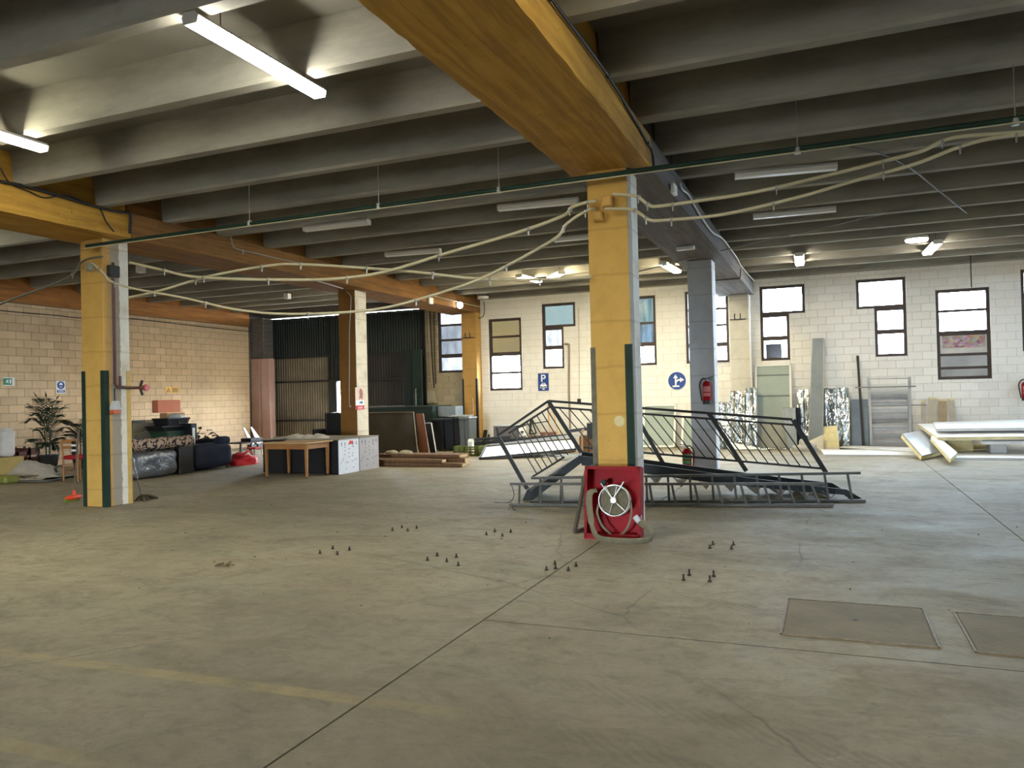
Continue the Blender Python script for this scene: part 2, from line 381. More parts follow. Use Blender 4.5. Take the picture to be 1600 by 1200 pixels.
# plaster patch and marks on the centre post
MB().lathe((-2.12, 8.2606, .995+.19), [(.062, 0), (.055, .004)], 14, (0, -1, 0)).build('plaster_patch', mat('pale_plaster', (214, 200, 150), .9), c1)
# ------------------------------------------------------------------ block walls
def rects(u0, u1, z0, z1, ops):
    us = sorted({u0, u1, *[min(max(o[i], u0), u1) for o in ops for i in (0, 1)]}); zs = sorted({z0, z1, *[min(max(o[i], z0), z1) for o in ops for i in (2, 3)]})
    out = []
    for a, b in zip(us, us[1:]):
        run = None
        for c, d in zip(zs, zs[1:]):
            hole = any(o[0]-1e-6 <= a and b <= o[1]+1e-6 and o[2]-1e-6 <= c and d <= o[3]+1e-6 for o in ops)
            if hole:
                if run: out.append((a, b, *run)); run = None
            else: run = (run[0], d) if run else (c, d)
        if run: out.append((a, b, *run))
    return out
def cut(r, ops):
    ps = [r]
    for o in ops:
        nx = []
        for a, b, c, d in ps:
            if o[1] <= a or o[0] >= b or o[3] <= c or o[2] >= d: nx.append((a, b, c, d)); continue
            if o[0] > a: nx.append((a, o[0], c, d))
            if o[1] < b: nx.append((o[1], b, c, d))
            a2, b2 = max(a, o[0]), min(b, o[1])
            if o[2] > c: nx.append((a2, b2, c, o[2]))
            if o[3] < d: nx.append((a2, b2, o[3], d))
        ps = nx
    return [p for p in ps if p[1]-p[0] > .03 and p[3]-p[2] > .03]
BL, BH, JT = .385, .192, .007
def blocks(parent, m, to, spans, z0, z1, ops, name='block', limit=300, key=None, deep=.012):
    P = []
    for u0, u1 in spans:
        row = 0; z = z0
        while z < z1-.05:
            u = u0-(row % 2)*BL/2
            while u < u1:
                for r in cut((max(u, u0), min(u+BL, u1), z, min(z+BH, z1)), ops): P.append(r)
                u += BL
            z += BH; row += 1
    P.sort(key=lambda r: key((r[0]+r[1])/2, (r[2]+r[3])/2))
    cache = {}; rest = MB()
    for i, (a, b, c, d) in enumerate(P):
        g = JT/2
        if i < limit:
            kk = (round(b-a, 3), round(d-c, 3))
            if kk not in cache:
                mb = MB(); lo, hi = to(0, 0, 0), to(b-a-2*g, d-c-2*g, deep)
                mb.bbox([min(p, q) for p, q in zip(lo, hi)], [max(p, q) for p, q in zip(lo, hi)], .004)
                o = cache[kk] = mb.build(name, m, parent)
            else:
                o = cache[kk].copy(); COL.objects.link(o)
            # 'to' carries the wall plane in its output; move only along the wall
            o.location = V(to(a+g, c+g, 0))-V(to(0, 0, 0))
        else:
            lo, hi = to(a+g, c+g, 0), to(b-g, d-g, deep)
            rest.box([min(p, q) for p, q in zip(lo, hi)], [max(p, q) for p, q in zip(lo, hi)])
    if rest.v: tag(rest.build('block_courses', m, parent), kind='stuff')
# left wall
wl = MB(); wl.box((XL-.3, YB, -.1), (XL, 20.35, 4.0)); wl = wl.build('wall_left', m_lmor)
tag(wl, 'tan concrete block wall under the orange brown beam', 'wall', None, 'structure')
blocks(wl, m_lblk, lambda u, z, d: (XL+d, u, z), [(10.5, 20.3)], 0, 3.92, [], key=lambda u, z: u+(50 if u < 11.3 else 0)+(4 if z < .7 else 0))
# back wall windows: (x0, x1, z0, z1, row heights, panes bottom to top)
WIN = [
 [(-10.94, -10.07, 2.21, 4.10, (2.72, 3.20, 3.65), 'ghhf')],
 [(-9.25, -8.22, 1.635, 3.74, (2.15, 2.70, 3.21), 'ccbb')],
 [(-7.57, -6.57, 3.395, 4.08, (), 't'), (-7.57, -6.93, 2.22, 3.395, (2.82,), 'cf')],
 [(-5.0, -4.295, 2.22, 4.11, (2.79, 3.37), 'cup')],
 [(-3.5, -2.385, 2.22, 4.14, (2.70, 3.21, 3.64), 'cccc')],
 [(-1.59, -.505, 3.40, 4.13, (), 'c'), (-1.59, -.89, 2.22, 3.40, (2.79,), 'cc')],
 [(.685, 1.78, 3.405, 4.13, (), 'c'), (1.08, 1.78, 2.215, 3.405, (2.82,), 'cc')],
 [(2.41, 3.52, 1.615, 3.75, (1.885, 2.20, 2.71, 3.24), 'lmpcc')],
 [(4.15, 5.15, 2.22, 4.10, (2.70, 3.21), 'ccc')]]
WIN[7][0] = (2.41, 3.52, 1.615, 3.75, (1.885, 2.20, 2.71, 3.24), 'lmscc')
OPS = [r[:4] for w_ in WIN for r in w_]
DOOR = (-14.62, -13.42, 0, 2.05)
wb = MB()
for a, b, c, d in rects(-11.35, XR, -.1, 4.76, OPS): wb.box((a, YW, c), (b, YW+.24, d))
wb = wb.build('wall_back', m_wmor); tag(wb, 'white painted block wall with steel windows at the far end of the hall', 'wall', None, 'structure')
tob = lambda u, z, d: (u, YW-d, z)
blocks(wb, m_wblk, tob, [(-2.33, 5.6), (-9.5, -2.33)], 0, 4.33, OPS, key=lambda u, z: u*u+(z-1.5)**2+(900 if u > 4.3 else 0)+(25 if z < .5 else 0))
blocks(wb, m_bblk, tob, [(-11.35, -9.97)], 0, 4.33, OPS, name='bare_block', key=lambda u, z: u*u)
le = MB().prism([(0, 0, 0), (0, -.07, .03), (0, -.07, .22), (0, 0, .24)], (XR+9.5, 0, 0))
le.v = [V((p.x-9.5, p.y+YW, p.z+4.33)) for p in le.v]
tag(le.build('trim_1', m_conc, None, (0, YW, 4.33)), 'concrete ledge along the top of the white window wall', 'trim', None, 'structure')
# rest of the shell, outside the frame
m_side = mat('plain_beige_render', (190, 178, 150), .9)
ADDED_OPENING = (-5.6, -2.6, 0, 2.5); SIDE = [(y, y+1.1, 2.2, 4.1) for y in (2., 8., 14., 18.)]  # opening behind the viewpoint is added to bring in daylight
b = MB()
for p, q, c, d in rects(XL-.3, XR+.3, -.1, 4.8, [ADDED_OPENING]): b.box((p, YB-.3, c), (q, YB, d))
tag(b.build('wall_front', m_side, None, (XL, YB, 0)), 'plain beige wall behind the viewpoint with an added opening for daylight', 'wall', None, 'structure')
b = MB()
for p, q, c, d in rects(YB, YW, -.1, 4.8, SIDE): b.box((XR, p, c), (XR+.3, q, d))
tag(b.build('wall_right', m_side, None, (XR, YB, 0)), 'plain beige side wall out of view with added high windows', 'wall', None, 'structure')
def portal(c, sx, sy, rot):
    ld = bpy.data.lights.new('daylight_portal', 'AREA'); ld.shape = 'RECTANGLE'; ld.size = sx; ld.size_y = sy; ld.cycles.is_portal = True
    lo = bpy.data.objects.new('daylight_portal', ld); COL.objects.link(lo); lo.location = c; lo.rotation_euler = rot
portal(((ADDED_OPENING[0]+ADDED_OPENING[1])/2, YB-.3, ADDED_OPENING[3]/2), ADDED_OPENING[1]-ADDED_OPENING[0], ADDED_OPENING[3], (math.pi/2, 0, 0))
wt = MB()
for a, b, c, d in rects(XL-.3, -11.35, 4.228, 4.8, []): wt.box((a, YW, c), (b, YW+.2, d))
wt.box((XL-.3, 20.35, -.1), (XL, YW+.2, 4.8)); wt.box((XL, YW+.02, -.1), (-17.34, YW+.2, 4.3))
tag(wt.build('wall_corner', m_bgry, None, (XL, YW, 4.24)), 'dark concrete lintel over the corrugated shutter', 'wall', None, 'structure')
# ------------------------------------------------------------------ corrugated shutter wall
m_cor = mat('grey_brown_corrugated', (116, 104, 84), .6, .25, .35, 1.6)
m_corg = mat('dark_green_corrugated', (22, 34, 32), .6, .2, .3, 1.6)
m_cord = mat('dark_brown_corrugated', (46, 42, 38), .6, .2, .3, 1.6)
dr = thing('door_1', 'wall high corrugated metal shutter with green top and open wicket gap', 'door', (-14.5, YW, 0), None, 'structure')
def corr(x0, x1, z0, z1, m):
    pit = .095; n = int((x1-x0)/pit*4); prof = [.0, .0, .022, .022]
    mb = MB(); vs = []
    for i in range(n+1):
        x = x0+(x1-x0)*i/n; y = YW+.06-prof[i % 4]; vs += [(x, y, z0), (x, y, z1)]
    mb.add(vs, [(2*i, 2*i+2, 2*i+3, 2*i+1) for i in range(n)])
    vs2 = [V(p)+V((0, .02, 0)) for p in vs]; mb.add(vs2, [(2*i, 2*i+1, 2*i+3, 2*i+2) for i in range(n)])
    mb.build('corrugated_panel', m, dr)
rows = [(.02, .81), (.84, 2.08), (2.11, 2.88), (2.91, 4.19)]
for i, (za, zb) in enumerate(rows):
    m1 = m_corg if i == 3 else m_cor; m2 = m_corg if i == 3 else m_cord
    corr(-17.35, -14.92, za, zb, m1)
    if i < 2: corr(-14.90, -14.66, za, zb, m2) if False else None
    else: corr(-14.90, -13.62, za, zb, m2)
    corr(-13.60, -11.36, za, zb, m2)
fr = MB()
for z in (.825, 2.095, 2.895, 4.165):
    fr.box((-17.4, YW-.02, z-.03), (-14.90 if z < 2 else -11.36, YW+.1, z+.03))
    if z < 2: fr.box((-13.62, YW-.02, z-.03), (-11.36, YW+.1, z+.03))
for x in (-17.37, -14.91, -14.64, -13.62, -11.39): fr.box((x-.025, YW-.02, 0), (x+.025, YW+.1, 2.9 if abs(x+14.64) < .1 else 4.17))
fr.box((-14.90, YW+.02, 0), (-14.65, YW+.05, 2.08))
fr.build('shutter_frame', m_dark, dr)
# ------------------------------------------------------------------ windows
def disp(name, c, k=1., dirt=.35, streak=5., c2=None):
    a = tuple((x/SKY*k)**.5 for x in lin(c)); t = NT(name); t.t.nodes.remove(t.b)
    co = t.co((streak, streak, 1.4)); n = t.noise(1.2, 5, .65, co)
    b = tuple((x/SKY*k)**.5 for x in lin(c2)) if c2 else tuple(x*(1-dirt) for x in a)
    tr = t.n('ShaderNodeBsdfTransparent', {'Color': t.mix(t.step(n, .35, .65), b, a)})
    gl = t.n('ShaderNodeBsdfGlossy', {'Roughness': .25, 'Color': (1, 1, 1, 1)})
    sh = t.n('ShaderNodeMixShader', {0: .04, 1: tr, 2: gl}); t.t.links.new(sh, t.t.nodes['Material Output'].inputs[0])
    return t.m
GL = {'c': glass('clear_pane', (208, 214, 218), .10, .04),
      'f': disp('frosted_white_pane', (250, 250, 250), 3.0, .5), 'g': disp('frosted_white_pane_low', (252, 252, 252), 1.6, .3, 4.),
      'b': disp('amber_dirty_pane', (186, 152, 98), 1., .3, 3., (168, 150, 104)), 'h': disp('streaked_pale_pane', (222, 224, 228), 1., .3, 4.), 't': disp('wired_teal_pane', (176, 200, 196), 1., .5, 6., (196, 206, 190)),
      'u': disp('blue_pane', (150, 182, 200), 1.2, .5, 8.), 'p': disp('teal_patterned_pane', (66, 108, 116), 1., .6, 10., (150, 190, 190)),
      'l': disp('grey_louvre_pane', (168, 162, 150), 1., .15, 2.), 'm': disp('dim_grey_pane', (172, 167, 156), 1., .15, 2.)}
def collage():
    t = NT('colourful_print'); c = t.co((9, 9, 16)); v = t.n('ShaderNodeTexVoronoi', {'Vector': c, 'Scale': 1.3}, out=1)
    s_ = t.n('ShaderNodeHueSaturation', {'Saturation': .6, 'Value': .7, 'Color': v})
    t.set('Base Color', t.mix(.5, s_, lin((150, 92, 66)))); t.set('Roughness', .6); return t.m
m_coll = collage()
wlab = ['tall four pane window behind the brown beam end above the grey bins', 'tall window with two amber upper panes', 'stepped window with wide teal top pane above the blue parking sign',
        'narrow window with blue patterned top pane beside the yellow hose box post', 'tall bright window half hidden by the grey post', 'stepped window with grey square stuck in its lowest pane',
        'stepped window with its wide top pane reaching out to one side', 'tall window with colourful print and grey louvre panes', 'bright window cut by the edge of the photograph']
for i, rr in enumerate(WIN):
    wi = thing('window_%d' % (i+1), wlab[i], 'window', (rr[0][0], YW, rr[-1][2]), None, 'structure'); t_ = .07; y0, y1 = YW+.03, YW+.11
    for x0, x1, z0, z1, hs, ps in rr:
        f = MB()
        for a, b in (((x0, y0, z0), (x0+t_, y1, z1)), ((x1-t_, y0, z0), (x1, y1, z1)), ((x0+t_, y0, z0), (x1-t_, y1, z0+t_)), ((x0+t_, y0, z1-t_), (x1-t_, y1, z1))): f.box(a, b)
        f.build('window_frame', m_brownfr, wi)
        zs = [z0]+list(hs)+[z1]
        for z in hs: MB().box((x0+t_, y0, z-(.055 if z < 2.95 and z > 2.5 else .03)), (x1-t_, y1, z+(.055 if z < 2.95 and z > 2.5 else .03))).build('mullion', m_brownfr, wi)
        for k, (za, zb) in enumerate(zip(zs, zs[1:])):
            p = ps[k]
            if p == 's':
                MB().box((x0+t_, y0+.03, za+.02), (x1-t_, y0+.045, zb-.02)).build('white_board', mat('dull_white_board', (205, 203, 196), .7), wi)
                MB().box((x0+t_+.05, y0+.024, za+.16), (x1-t_-.03, y0+.03, zb-.01)).build('print', m_coll, wi)
            else: MB().box((x0+t_, y0+.028, za+.015), (x1-t_, y0+.034, zb-.015)).build('pane', GL[p], wi)
    if i == 5: MB().box((-1.48, YW+.07, 2.29), (-1.09, YW+.078, 2.65)).build('grey_square', mat('grey_card', (132, 128, 132), .8), wi)
    if i in (3, 4):
        sx = rr[0][1]-.12; f = MB()
        q = [(rr[0][1]-.62, YW+.02, 2.66), (sx-.08, YW+.02, 2.66), (sx, YW-.16, 2.30), (rr[0][1]-.62, YW-.16, 2.30)]
        for k in range(4): f.bar(q[k], q[(k+1) % 4], .022)
        f.build('tilted_sash', m_brownfr, wi)
    # portal: helps the renderer find the daylight that enters here
    for x0, x1, z0, z1, hs, ps in rr:
        ld = bpy.data.lights.new('daylight_portal', 'AREA'); ld.shape = 'RECTANGLE'; ld.size = x1-x0; ld.size_y = z1-z0; ld.cycles.is_portal = True
        lo = bpy.data.objects.new('daylight_portal', ld); COL.objects.link(lo); lo.location = ((x0+x1)/2, YW+.25, (z0+z1)/2); lo.rotation_euler = (-math.pi/2, 0, 0)
for n_, (p, q, c, d) in enumerate(SIDE):  # unseen side windows, added for more daylight from the side
    wi = thing('window_%d' % (10+n_), 'added unseen side wall window, number %d from the front wall' % (n_+1), 'window', (XR, p, c), None, 'structure'); f = MB()
    for y in (p, q-.045): f.box((XR+.05, y, c), (XR+.11, y+.045, d))
    for z in (c, (c+d)/2-.02, d-.045): f.box((XR+.05, p, z), (XR+.11, q, z+.045))
    f.build('window_frame', m_brownfr, wi); MB().box((XR+.08, p+.02, c+.02), (XR+.086, q-.02, d-.02)).build('pane', GL['c'], wi)
    portal((XR+.3, (p+q)/2, (c+d)/2), 1.9, 1.1, (0, math.pi/2, 0))
ld = bpy.data.lights.new('daylight_portal', 'AREA'); ld.shape = 'RECTANGLE'; ld.size = 1.25; ld.size_y = 2.1; ld.cycles.is_portal = True
lo = bpy.data.objects.new('daylight_portal', ld); COL.objects.link(lo); lo.location = (-14.03, YW+.15, 1.03); lo.rotation_euler = (-math.pi/2, 0, 0)
# ------------------------------------------------------------------ ceiling lamps
m_tray = mat('lamp_housing', (226, 226, 222), .5, 0, .06)
m_diff = mat('unlit_diffuser', (244, 244, 242), .4, 0, .04)
m_lit = emit('lit_tube', (255, 249, 216), TUBE_NEAR); m_out = emit('added_tube_plain', (255, 248, 232), TUBE_OUT)  # m_out glows only in the added unseen tubes
m_litw = emit('lit_tube_white', (255, 252, 236), TUBE_NEAR)
m_far2 = emit('lit_lamp_dimmer', (255, 246, 228), TUBE_FAR*.30); m_far = emit('lit_lamp', (255, 240, 198), TUBE_FAR)
def tube_lamp(p, q, m, label, zb=4.25, w_=.15, group=None, hang=0):
    p = V((p[0], p[1], zb)); q = V((q[0], q[1], zb)); d = (q-p).normalized(); s_ = V((-d.y, d.x, 0)); c = (p+q)/2
    t = thing('tube_light', label, 'lamp', (c.x, c.y, zb), group)
    top = zb+.08
    b = MB(); b.prism([p+s_*w_/2+V((0,0,.045)), p-s_*w_/2+V((0,0,.045)), p-s_*w_*.32+V((0,0,.08)), p+s_*w_*.32+V((0,0,.08))], q-p); b.build('housing', m_tray, t)
    e = d*.012
    b = MB(); b.prism([p+e+s_*w_*.46+V((0,0,.044)), p+e+s_*w_*.36+V((0,0,-.005)), p+e-s_*w_*.36+V((0,0,-.005)), p+e-s_*w_*.46+V((0,0,.044))], q-p-2*e); b.build('diffuser', m, t)
    for k, x in ((0, p), (1, q)):
        b = MB(); g = d*(.01 if k == 0 else -.01)
        b.prism([x+s_*w_*.5+V((0,0,.046)), x+s_*w_*.4+V((0,0,-.008)), x-s_*w_*.4+V((0,0,-.008)), x-s_*w_*.5+V((0,0,.046))], g); b.build('end_cap', m_tray, t)
    for f_ in (.2, .8):
        x = p+(q-p)*f_; zc = 4.76 if hang == 0 and abs(d.x) > .7 else 4.33 if hang == 0 else hang
        near = min(JY, key=lambda y: abs(y-.07-x.y)); zc = 4.335 if abs(near-.07-x.y) < .08 else 4.765
        b = MB(); b.tube([(x.x, x.y, top-.01), (x.x, x.y, zc)], .004, 6); b.build('hanger', m_dark, t)
    return t
tube_lamp((-4.21, 4.31), (-4.22, 5.88), m_litw, 'long lit tube light nearest the overhead yellow beam')
tube_lamp((-7.78, 4.30), (-7.78, 5.85), m_lit, 'lit yellowish tube light cut by the photograph edge')
tube_lamp((.05, 3.3), (.05, 4.85), emit('lit_tube_third_bay', (255, 249, 216), TUBE_NEAR*.75), 'lit tube light out of the photograph in the third bay')
tube_lamp((-11.15, 16.55), (-11.15, 18.0), emit('added_tube_first_bay_far', (255, 246, 224), TUBE_NEAR*.85), 'added tube light hidden behind the brown beam near the shutter', 4.24)  # added out of sight to brighten the tan wall
tube_lamp((-13.9, 7.3), (-13.9, 8.8), emit('added_tube_first_bay', (255, 249, 222), TUBE_NEAR*.5), 'added unseen tube light over the tan wall bay, nearest the palm')  # unseen tube added to lift the floor below the tan wall
tube_lamp((3.5, 4.3), (3.5, 5.85), m_out, 'added unseen tube light beyond the third bay')  # unseen tube added for extra light
for k, (x, y) in enumerate(((-4.2, -1.7), (-7.8, -1.7), (0., -1.7), (3.5, -1.7), (-13.2, 4.3), (-13.2, -1.7))):  # tubes added out of view to light the near floor
    tube_lamp((x, y), (x, y+1.55), m_out, 'added unseen tube light, %s' % ('behind the viewpoint in the second bay', 'behind the viewpoint near the tap post row', 'behind the viewpoint in the third bay', 'behind the viewpoint at the far side', 'over the tan wall bay beside the viewpoint', 'over the tan wall bay behind the viewpoint')[k])
for a, b, lb in (((-7.85, 10.45), (-6.66, 10.5), 'unlit white tube light in the second bay, nearer one above the long conduit'), ((-7.91, 13.05), (-6.79, 13.2), 'unlit white tube light in the second bay, farther and smaller'),
                 ((-4.49, 10.63), (-3.28, 10.75), 'unlit white tube light beside the yellow hose box post top'), ((-4.52, 13.28), (-3.3, 13.36), 'unlit white tube light half hidden behind the yellow hose box post'),
                 ((-1.06, 10.46), (.17, 10.62), 'unlit wide tube light hung in the third bay, nearer of two'), ((-1.06, 13.09), (.18, 13.15), 'unlit tube light in the third bay, farther and thinner')):
    tube_lamp(a, b, m_diff, lb)
for a, b, lb in (((-6.66, 16.9), (-6.52, 17.9), 'lit lamp slanting down beside a second lit lamp in the far second bay'), ((-6.12, 17.6), (-5.62, 16.95), 'lit lamp slanting up beside a second lit lamp in the far second bay'),
                 ((-3.27, 16.85), (-3.2, 18.2), 'lit yellow lamp between the yellow post and the grey post'), ((-.5, 17.25), (-.53, 18.6), 'lit upright looking lamp above the first wide bright window'),
                 ((2.05, 17.15), (2.0, 18.5), 'lit slanting lamp beside the round lamp in the third bay')):
    tube_lamp(a, b, m_far if a[0] < -1 else m_far2, lb, w_=.2)
# round lamp, flood lamp, small round lamp
t = thing('round_lamp', 'round white glowing disc lamp on the third bay ceiling', 'lamp', (1.63, 16.66, 4.25))
MB().lathe((1.63, 16.66, 4.25), [(.19, 0), (.2, .02), (.2, .035)], 24).build('diffuser', emit('disc_glow', (255, 255, 250), 6.), t)
MB().lathe((1.63, 16.66, 4.285), [(.21, 0), (.2, .05)], 24).build('base', m_tray, t)
MB().tube([(1.63, 16.66, 4.33), (1.63, 16.66, 4.76)], .012).build('stem', m_dark, t)
t = thing('flood_lamp', 'bright round floodlight on the side of the brown beam near the yellow pilaster', 'lamp', (-9.44, 19.44, 4.03))
MB().lathe((-9.47, 19.44, 4.03), [(.05, 0), (.1, .05), (.1, .09)], 16, (.7, -.7, -.1)).build('housing', m_dark, t)
MB().lathe((-9.41, 19.38, 4.02), [(.095, 0), (.06, .03), (.01, .04)], 16, (.7, -.7, -.1)).build('lens', emit('flood_glow', (255, 252, 240), 60.), t)
t = thing('round_lamp', 'small unlit disc lamp on the ceiling by the yellow pilaster', 'lamp', (-9.2, 20.2, 4.3))
MB().lathe((-9.1, 20.25, 4.27), [(.15, 0), (.17, .02), (.17, .06)], 20).build('diffuser', m_diff, t); MB().tube([(-9.1, 20.25, 4.32), (-9.1, 20.25, 4.76)], .012).build('stem', m_dark, t)
# ------------------------------------------------------------------ conduits, pipes and cables overhead
def run(name, label, cat, pts, r, m, clips=None, n=6, smooth=True, clipm=None, up=.05):
    pts = [V(p) for p in pts]; P = spl(pts, 7) if smooth else pts; c = P[0]
    t = thing(name, label, cat, c)
    MB().tube(P, r, n).build('pipe' if r > .011 else 'cable', m, t)
    if clips:
        for f in clips:
            q = P[min(int(f*(len(P)-1)), len(P)-2)]; d = (P[min(int(f*(len(P)-1)), len(P)-2)+1]-q).normalized()
            b = MB(); b.tube([q-d*.012, q+d*.012], r*1.45, 8); b.box(q+V((-.006, -.006, -up-r)), q+V((.006, .006, -r+.002))); b.build('clip', clipm or m_gal, t)
    return t
CY = 8.13
def C(px, py, y=CY): return on('Y', y, px, py)
CL = [.1, .2, .32, .45, .58, .7, .82, .92]
run('conduit', 'beige conduit sagging from the tap post junction box then rising to the hose box post', 'pipe', [C(203, 410), C(250, 421), C(300, 432), C(370, 436), C(440, 437), C(520, 436), C(600, 425), C(700, 395), C(800, 366), C(878, 338), C(893, 324), C(918, 316), C(932, 314)], .019, m_beige, CL)
run('conduit', 'beige conduit arching up from the tap post and falling towards the hose box post', 'pipe', [C(x, y, CY+.07) for x, y in ((201, 465), (250, 454), (330, 431), (420, 415), (470, 413), (560, 418), (650, 425), (740, 435), (830, 437), (925, 433))], .017, m_beige, CL)
run('conduit', 'beige conduit dropping low across the dark shutter then rising steeply to the hose box post', 'pipe', [C(143, 411, 8.2)]+[C(x, y, CY-.07) for x, y in ((146, 412), (163, 428), (173, 439), (205, 450), (290, 466), (360, 482), (430, 490), (520, 489), (595, 482), (660, 466), (740, 440), (800, 411), (868, 372), (883, 352), (903, 337), (922, 327))]+[C(930, 326, 8.22)], .016, m_beige, CL)
run('conduit', 'upper of two beige conduits running from the hose box post to the bright window side', 'pipe', [C(958, 303), C(992, 306), C(1004, 313), C(1015, 321), C(1030, 322), C(1090, 314), C(1180, 300), C(1300, 272), C(1380, 252), C(1440, 236), C(1490, 215), C(1600, 206), C(1680, 198), (3.4, CY, 3.74), (5.18, CY, 4.0)], .018, m_beige, CL)
run('conduit', 'lower of two beige conduits running from the hose box post to the bright window side', 'pipe', [C(945, 326), C(985, 327), C(1002, 335), C(1016, 344), C(1040, 344), C(1130, 335), C(1240, 310), C(1340, 281), C(1430, 256), C(1500, 229), C(1560, 214), C(1640, 205), (3.4, CY-.06, 3.70), (5.18, CY-.06, 3.96)], .017, m_beige, CL)
# straight dark green pipe with its droppers, in front of the posts
gp = thing('sprinkler_pipe', 'long straight dark green pipe hung on droppers under the ribs', 'pipe', (-6, CY, 3.83))
MB().tube([(-9.9, CY-.05, 3.80), (5.19, CY-.05, 3.86)], .028, 8).build('pipe', m_green, gp)
MB().tube([(-9.9, CY-.1, 3.76), (5.19, CY-.1, 3.81)], .007, 6).build('thin_pipe', m_beige, gp)
for px, py in ((390, 350), (592, 328), (780, 304), (1246, 237), (1586, 184)):
    x = C(px, py, CY-.05).x; b = MB(); b.tube([(x, CY-.05, 3.8), (x, CY-.05, 4.34)], .005, 6); b.tube([(x, CY-.05, 3.79), (x, CY-.05, 3.85)], .034, 8); b.build('dropper', m_gal, gp)
run('conduit', 'thin grey conduit climbing away from behind the grey post towards the ceiling ribs', 'pipe', [on('Y', 14.4, 995, 425), on('Y', 14.4, 1080, 404), on('Y', 14.4, 1170, 381), on('Y', 14.4, 1260, 362), on('Y', 14.4, 1340, 343), on('Y', 14.4, 1420, 326)], .012, m_alu, [.3, .55, .8])
run('cable', 'dark flexible cable curving down across the third bay ribs', 'cable', [(.32, 9.9, 4.3), (.62, 10.3, 4.31), (1.03, 11.17, 4.31), (1.45, 12.4, 4.3), (2.17, 14.59, 4.3)], .011, mat('grey_flex', (112, 110, 116), .6))
# thin conduits on the second beam
run('conduit', 'thin conduit bent down the brown beam towards the post with the poster', 'pipe', [on('X', -9.46, *q) for q in ((361, 362), (362, 376), (368, 388), (400, 396), (440, 405), (480, 414))], .011, m_alu, [.5])
run('conduit', 'thin pale conduit along the far brown beam running to the white wall', 'pipe', [on('X', -9.44, *q) for q in ((672, 461), (700, 468), (730, 475), (760, 482))], .012, m_beige, None, smooth=False)
run('cable', 'white cable hanging down the dark face of the poster post', 'cable', [on('Y', 14.79, *q) for q in ((541, 455), (548, 463), (548, 480), (546, 520), (546, 560), (546, 630), (549, 634))], .011, mat('white_cable', (206, 202, 194), .6))
run('cable', 'thin pale cable slanting to the top of the poster post', 'cable', [C(480, 435, 9.5), C(510, 443, 9.5), on('Y', 14.6, 536, 451)], .009, mat('white_cable', (206, 202, 194)), smooth=False)
# cables on the near beams
run('cable', 'black cable clipped along the lit side of the yellow overhead beam', 'cable', [(-1.715, y, z) for y, z in ((2., 4.25), (4., 4.26), (5.09, 4.25), (6.0, 4.27), (6.6, 4.27), (7.4, 4.22), (8.2, 4.15))]+[(-1.71, 8.40, 4.08), (-1.72, 8.47, 3.96), (-1.80, 8.4, 3.91), (-1.95, 8.2, 3.905)], .014, m_wire, [.2, .4, .6], clipm=m_wire, up=.01)
run('cable', 'bundle of dark cables lying along the near yellow beam towards the tap post', 'cable', [on('X', -9.465, *q) for q in ((0, 283), (40, 291), (90, 305), (140, 320), (180, 330), (196, 332), (203, 336), (203, 365))], .022, m_wire)
run('cable', 'second looping cable below the bundle on the near yellow beam', 'cable', [on('X', -9.47, *q) for q in ((0, 262), (15, 285), (45, 299), (70, 309), (100, 305), (130, 315), (155, 325), (165, 345), (178, 362))], .01, m_wire)
run('conduit', 'grey pipe slanting down from the tap post to the tan wall edge', 'pipe', [C(160, 401), C(140, 404), C(126, 411), C(118, 424), C(105, 434), C(86, 443), C(40, 460), C(-20, 483)], .017, mat('grey_pipe', (104, 98, 84), .6), [.5])
run('cable', 'dark cable drooping along the top course of the tan block wall', 'cable', [on('X', -17.55, *q) for q in ((-30, 482), (30, 488), (90, 493), (128, 497), (200, 498), (260, 504), (330, 512), (400, 519))], .013, m_wire)
run('cable', 'cable following the flank of the dark beam above the grey post to the white wall', 'cable', [on('X', -1.71, *q) for q in ((1062, 285), (1066, 296), (1076, 305), (1090, 330), (1112, 362))]+[on('X', -1.71, *q) for q in ((1128, 372), (1140, 387), (1152, 404), (1158, 416), (1170, 430), (1182, 442))], .014, mat('white_cable', (206, 202, 194)))
run('cable', 'dark cable wrapped round the far end of the dark beam', 'cable', [on('X', -1.71, 1157, 420), on('X', -1.71, 1157, 432), (-1.75, 17.6, 3.925), (-2.3, 17.6, 3.925), (-2.6, 17.6, 3.925)], .014, m_wire, smooth=False)
run('conduit', 'white conduit down the edge of the white pilaster to the foil boards', 'pipe', [(-1.83, 20.68, 3.9), (-1.83, 20.68, 2.4), (-1.82, 20.68, .3)], .018, m_white, None, smooth=False)
run('conduit', 'thin conduit dropping from the ribs to the colourful print window', 'pipe', [W(1516, 385, .09), W(1517, 425, .09), W(1518, 449, .09)], .012, m_dark, [.5], smooth=False)
run('cable', 'dark cable looped at the end of the brown beam by the amber window', 'cable', [W(756, 471, .1), W(757, 484, .1), W(755, 494, .1), W(748, 497, .15), W(738, 497, .2)], .012, m_wire)
run('conduit', 'beige upright conduit on the white wall beside the blue parking sign', 'pipe', [W(904, 480, .03), W(905, 560, .03), W(905, 625, .03)], .012, mat('cream_pipe', (200, 192, 174), .6), None, smooth=False)
one(MB().bbox(W(902, 630, .05), W(908, 623, .0)), 'socket_box', m_black, 'small dark socket box at the foot of the beige upright conduit', 'socket', W(905, 626))
run('pipe', 'brown drain pipe on the white wall between the parking sign and the hose box post', 'pipe', [W(882, 537, .06), W(887, 538, .06), W(889, 545, .06), W(889, 610, .06), W(891, 670, .06)], .03, mat('brown_grey_pipe', (150, 132, 116), .6), [.9])
